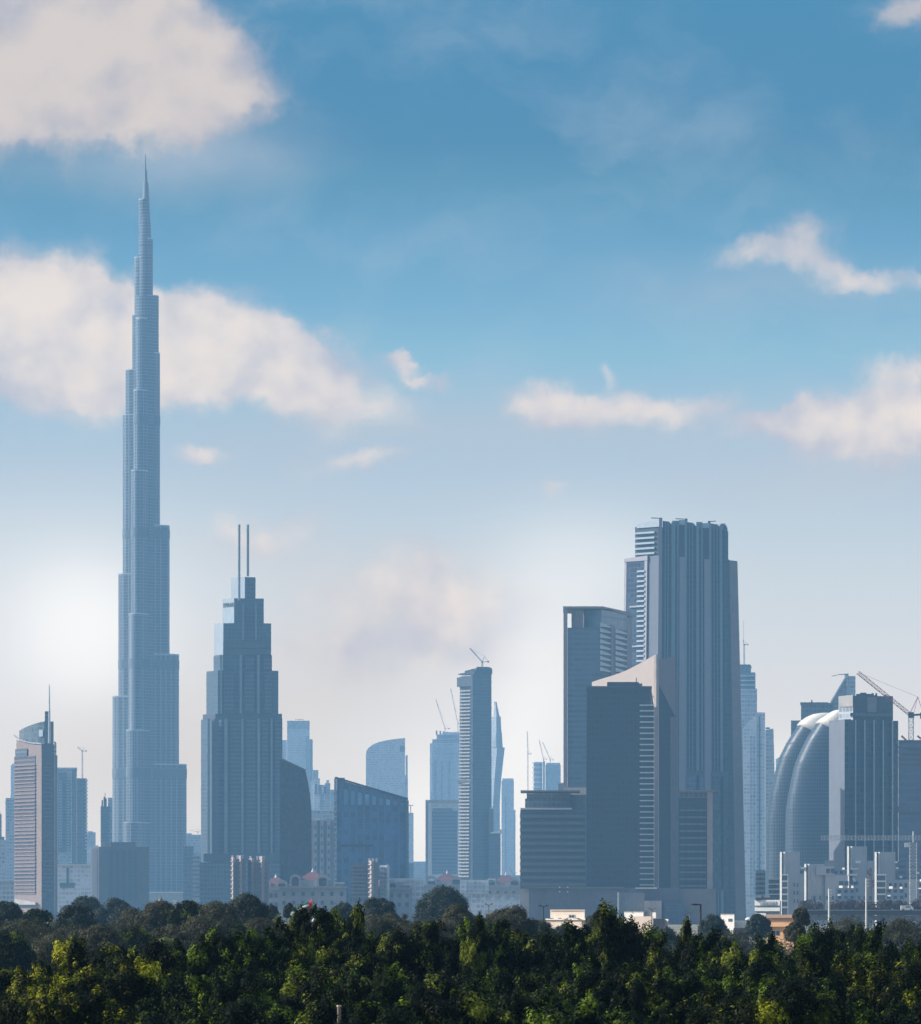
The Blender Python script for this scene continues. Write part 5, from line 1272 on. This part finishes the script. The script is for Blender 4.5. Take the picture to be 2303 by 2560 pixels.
for i, (x, nm) in enumerate(marks[::1]):
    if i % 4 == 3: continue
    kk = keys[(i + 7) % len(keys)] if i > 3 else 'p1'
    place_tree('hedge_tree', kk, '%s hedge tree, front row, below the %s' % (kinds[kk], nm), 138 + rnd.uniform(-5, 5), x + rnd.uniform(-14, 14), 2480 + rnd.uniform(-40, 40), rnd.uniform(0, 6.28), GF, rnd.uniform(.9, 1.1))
place_tree('spire_tree', 'spire', 'tallest pointed tree of the hedge, standing over the foot of the dark slab tower', 190, 1532, 2252, 1.0, None, .95)
place_tree('spire_tree', 'spire', 'small pointed tree of the hedge just left of the tall dark lamp', 190, 1722, 2292, 2.2, None, .62)
place_tree('spire_tree', 'spire', 'pointed tree of the hedge sticking up left of the flag', 199, 692, 2284, 3.1, None, .5)
place_tree('spire_tree', 'spire', 'thin pointed tree of the hedge sticking up right of the flag near a white lamp', 197, 886, 2252, 4.4, None, .5)
place_tree('spire_tree', 'spire', 'thin pointed tree of the hedge between the round tree and the brown bush', 195, 1192, 2280, 5.0, None, .55)

# trees farther back
def crown_tree(label, D, px, top, R_px, kind, seed, name='tree', flat=.75, nb=34, low=None, per=420, cat='tree'):
    Hgt = CZ + (HY - top) / F * D; R = R_px / F * D
    mat = {'b': lm_b, 'd': lm_d, 'l': lm_l, 'g': lm_g, 'o': lm_o}[kind]
    zc = max(1.2, Hgt - R * 1.25) if low is None else low
    leaf = max(.16, D * .0003); R *= 1.08; nb = int(nb * 1.3)
    v, tips = round_crown(Hgt, R, zc, seed, nb, per, leaf, flat)
    r = bpy.data.objects.new(name, None); col.objects.link(r); r.location = ((px - CX) / F * D, D, 0); tag(r, label, cat)
    o = bpy.data.objects.new('trunk', trunk_mesh('trunk', zc, .22, tips, seed)); col.objects.link(o); o.parent = r
    o = bpy.data.objects.new('crown', leaf_mesh('crown', v, mat)); col.objects.link(o); o.parent = r
crown_tree('blue dark round tree, left of two far ones below the brown window block', 1150, 215, 2242, 42, 'd', 1, 'far_tree')
crown_tree('blue dark round tree, right of two far ones below the brown window block', 1120, 290, 2252, 48, 'd', 2, 'far_tree')
crown_tree('dark green tree at the far left edge above the big grey brown tree', 700, 12, 2252, 42, 'd', 3, 'dark_tree')
crown_tree('green bushy tree above the big grey brown tree, by the rose stone tower foot', 650, 95, 2274, 50, 'g', 4, 'dark_tree')
crown_tree('dark green tree rising right of the big grey brown tree', 620, 190, 2265, 52, 'd', 5, 'dark_tree')
crown_tree('big spreading grey brown tree at the left edge', 470, 60, 2306, 110, 'b', 6, 'brown_tree', .7, 60, None, 460)
crown_tree('right hand grey brown tree of the big left pair', 455, 185, 2318, 75, 'b', 7, 'brown_tree', .7, 46)
crown_tree('grey green tree low between the brown trees below the needle tower', 520, 290, 2330, 75, 'b', 8, 'brown_tree', .7, 40)
crown_tree('grey brown tree with rounded top just left of the needle tower foot', 640, 335, 2275, 56, 'b', 9, 'brown_tree')
crown_tree('brown tree covering the needle tower foot', 600, 395, 2255, 52, 'b', 10, 'brown_tree')
crown_tree('dark olive tree right of the needle tower foot', 560, 470, 2252, 48, 'o', 11, 'dark_tree')
crown_tree('brown tree below the gap between needle and stepped towers', 540, 545, 2258, 55, 'b', 12, 'brown_tree')
crown_tree('dark leafy tree in front of the stepped tower', 560, 618, 2242, 55, 'd', 13, 'dark_tree', .75, 44)
crown_tree('slim blue dark tree between the stepped tower and the flag', 900, 678, 2262, 16, 'd', 14, 'far_tree', 1.2, 16)
crown_tree('slim dark tree just left of the flag', 820, 724, 2262, 14, 'd', 15, 'far_tree', 1.2, 16)
crown_tree('low blue dark tree right under the flag', 900, 790, 2272, 38, 'd', 16, 'far_tree')
crown_tree('low blue dark tree behind tree tips right of the flag', 900, 860, 2263, 40, 'd', 17, 'far_tree')
crown_tree('dark tree with brown edge left of the round tree', 880, 945, 2246, 46, 'd', 18, 'dark_tree')
crown_tree('large round dark blue green tree standing clear in the centre', 1000, 1107, 2222, 63, 'd', 19, 'round_tree', .8, 60, None, 420)
crown_tree('grey brown bush between the dark tree and the round tree', 560, 990, 2284, 62, 'b', 20, 'brown_tree')
crown_tree('grey brown bush covering the left foot of the round tree', 520, 930, 2290, 60, 'b', 21, 'brown_tree')
crown_tree('brown round bush in front of the right side of the round tree', 520, 1145, 2268, 50, 'b', 22, 'brown_tree')
crown_tree('tall grey brown bush under the banded office block', 500, 1275, 2272, 62, 'b', 23, 'brown_tree', .9, 46)
crown_tree('grey green bush at the left end of the beige house', 620, 1345, 2300, 40, 'b', 24, 'brown_tree')
crown_tree('dark bush in front of the beige house', 760, 1415, 2312, 34, 'd', 25, 'far_tree')
crown_tree('grey bush between the beige house and the pointed tree', 760, 1500, 2278, 34, 'b', 26, 'far_tree')
crown_tree('grey green bush before the shaded block of the white house', 700, 1650, 2318, 45, 'd', 27, 'far_tree')
crown_tree('pale green bush left of the small pointed tree', 520, 1625, 2338, 36, 'l', 28, 'bush')
crown_tree('dark round tree between the tall dark lamp and the white cube house', 950, 1783, 2289, 32, 'd', 29, 'dark_tree')
crown_tree('dark round tree between the white cube house and the orange house', 1000, 1897, 2288, 28, 'd', 30, 'dark_tree')
crown_tree('grey bush below the white cube house', 620, 1835, 2328, 75, 'b', 31, 'brown_tree')
crown_tree('thin brown bush in front of the right end of the orange house', 620, 2003, 2272, 18, 'b', 32, 'brown_tree', 1.1)
crown_tree('grey green bush hiding the right half of the orange house', 560, 1988, 2306, 24, 'b', 33, 'brown_tree')
crown_tree('grey brown bush under the pale poles on the right', 600, 2110, 2298, 80, 'b', 34, 'brown_tree')
crown_tree('grey brown bush at the right edge under the hammerhead crane', 600, 2265, 2302, 75, 'b', 35, 'brown_tree')
crown_tree('bright yellow green bush low below the needle tower', 420, 415, 2345, 42, 'l', 36, 'bush')
crown_tree('pale green bush between brown trees left of the flag', 520, 735, 2302, 36, 'l', 37, 'bush')
fill = [(20, 2330, 'rose stone tower foot'), (130, 2345, 'hotel canopy'), (250, 2318, 'left half of the brown window block'), (330, 2322, 'right half of the brown window block'), (430, 2318, 'needle tower foot, right side'),
        (505, 2300, 'gap right of the needle tower'), (585, 2312, 'left half of the stepped tower'), (650, 2305, 'right half of the stepped tower'), (1050, 2306, 'left side of the round tree'), (1205, 2300, 'slim balcony tower')]
for i, (x, y, nm) in enumerate(fill):
    crown_tree('low spreading %s tree just behind hedge, below %s' % ('grey brown' if i % 3 else 'dusty green', nm), 400 + 9 * i, x, y, 62 + (i * 13) % 22, 'b' if i % 3 else 'o', 60 + i, 'brown_tree' if i % 3 else 'dark_tree', .8, 44)
# belt of low shrubs along the elevated road
rs = np.random.RandomState(9); V = []
for i in range(90):
    c = np.array([rs.uniform((2005 - CX) / F * 2250, (2420 - CX) / F * 2250), 2250 + rs.uniform(-5, 5), rs.uniform(9.6, 12.0)]); n = 90
    d = rs.normal(0, 1, (n, 3)); d /= np.linalg.norm(d, axis=1, keepdims=True)
    V.append(quads(c + d * 1.7, d + rs.normal(0, .4, (n, 3)), rs.normal(0, 1, (n, 3)), rs.uniform(.6, 1.2, n), rs.uniform(.4, .8, n)))
    base_n = 20; V.append(quads(c * [1, 1, 0] + np.array([0, 0, 1.0]) * rs.uniform(0, 10, (base_n, 1)) , rs.normal(0, 1, (base_n, 3)), rs.normal(0, 1, (base_n, 3)), rs.uniform(.6, 1.2, base_n), rs.uniform(.4, .8, base_n)))
o = bpy.data.objects.new('roadside_shrubs', leaf_mesh('roadside_shrubs', np.concatenate(V), leaf_mat('leaf_reddish', (.05, .03, .03), (.09, .05, .045), (.08, .09, .04), .7, .2, .2)))
col.objects.link(o); tag(o, 'belt of reddish green shrubs along the elevated road', 'shrubs', None, 'stuff')

# low scrub filling the ground between hedge and houses
rs = np.random.RandomState(19); V = []
for i in range(420):
    D_ = rs.uniform(480, 900); c = np.array([(rs.uniform(-60, 2380) - CX) / F * D_, D_, 0.0]); hh = rs.uniform(3.6, 6.4); R_ = rs.uniform(2.0, 3.6); n = 330
    d = rs.normal(0, 1, (n, 3)); d /= np.linalg.norm(d, axis=1, keepdims=True); d[:, 2] = np.abs(d[:, 2])
    V.append(quads(c + d * [R_, R_, hh] * rs.uniform(.8, 1.05, (n, 1)), d + rs.normal(0, .45, (n, 3)), rs.normal(0, 1, (n, 3)), rs.uniform(.25, .5, n), rs.uniform(.15, .3, n)))
o = bpy.data.objects.new('scrub', leaf_mesh('scrub', np.concatenate(V), leaf_mat('leaf_scrub', (.035, .042, .018), (.065, .07, .032), (.11, .115, .05), .7, .2, .2)))
col.objects.link(o); tag(o, 'low grey green scrub between the hedge and the houses', 'scrub', None, 'stuff')
# ------------------------------------------------------------------ air
hm = bpy.data.materials.new("haze_air"); hm.use_nodes = True
ht = hm.node_tree; ht.nodes.clear()
pv = ht.nodes.new('ShaderNodeVolumePrincipled'); hoo = ht.nodes.new('ShaderNodeOutputMaterial')
pv.inputs['Color'].default_value = HAZE_C + (1,); pv.inputs['Density'].default_value = HAZE_D
pv.inputs['Anisotropy'].default_value = 0.0
ht.links.new(pv.outputs[0], hoo.inputs['Volume'])
hz = Geo().box(-4600, 4600, -3200, HAZE_END, -1.0, HAZE_TOP).make('haze', hm)
tag(hz, None, None, None, 'stuff')
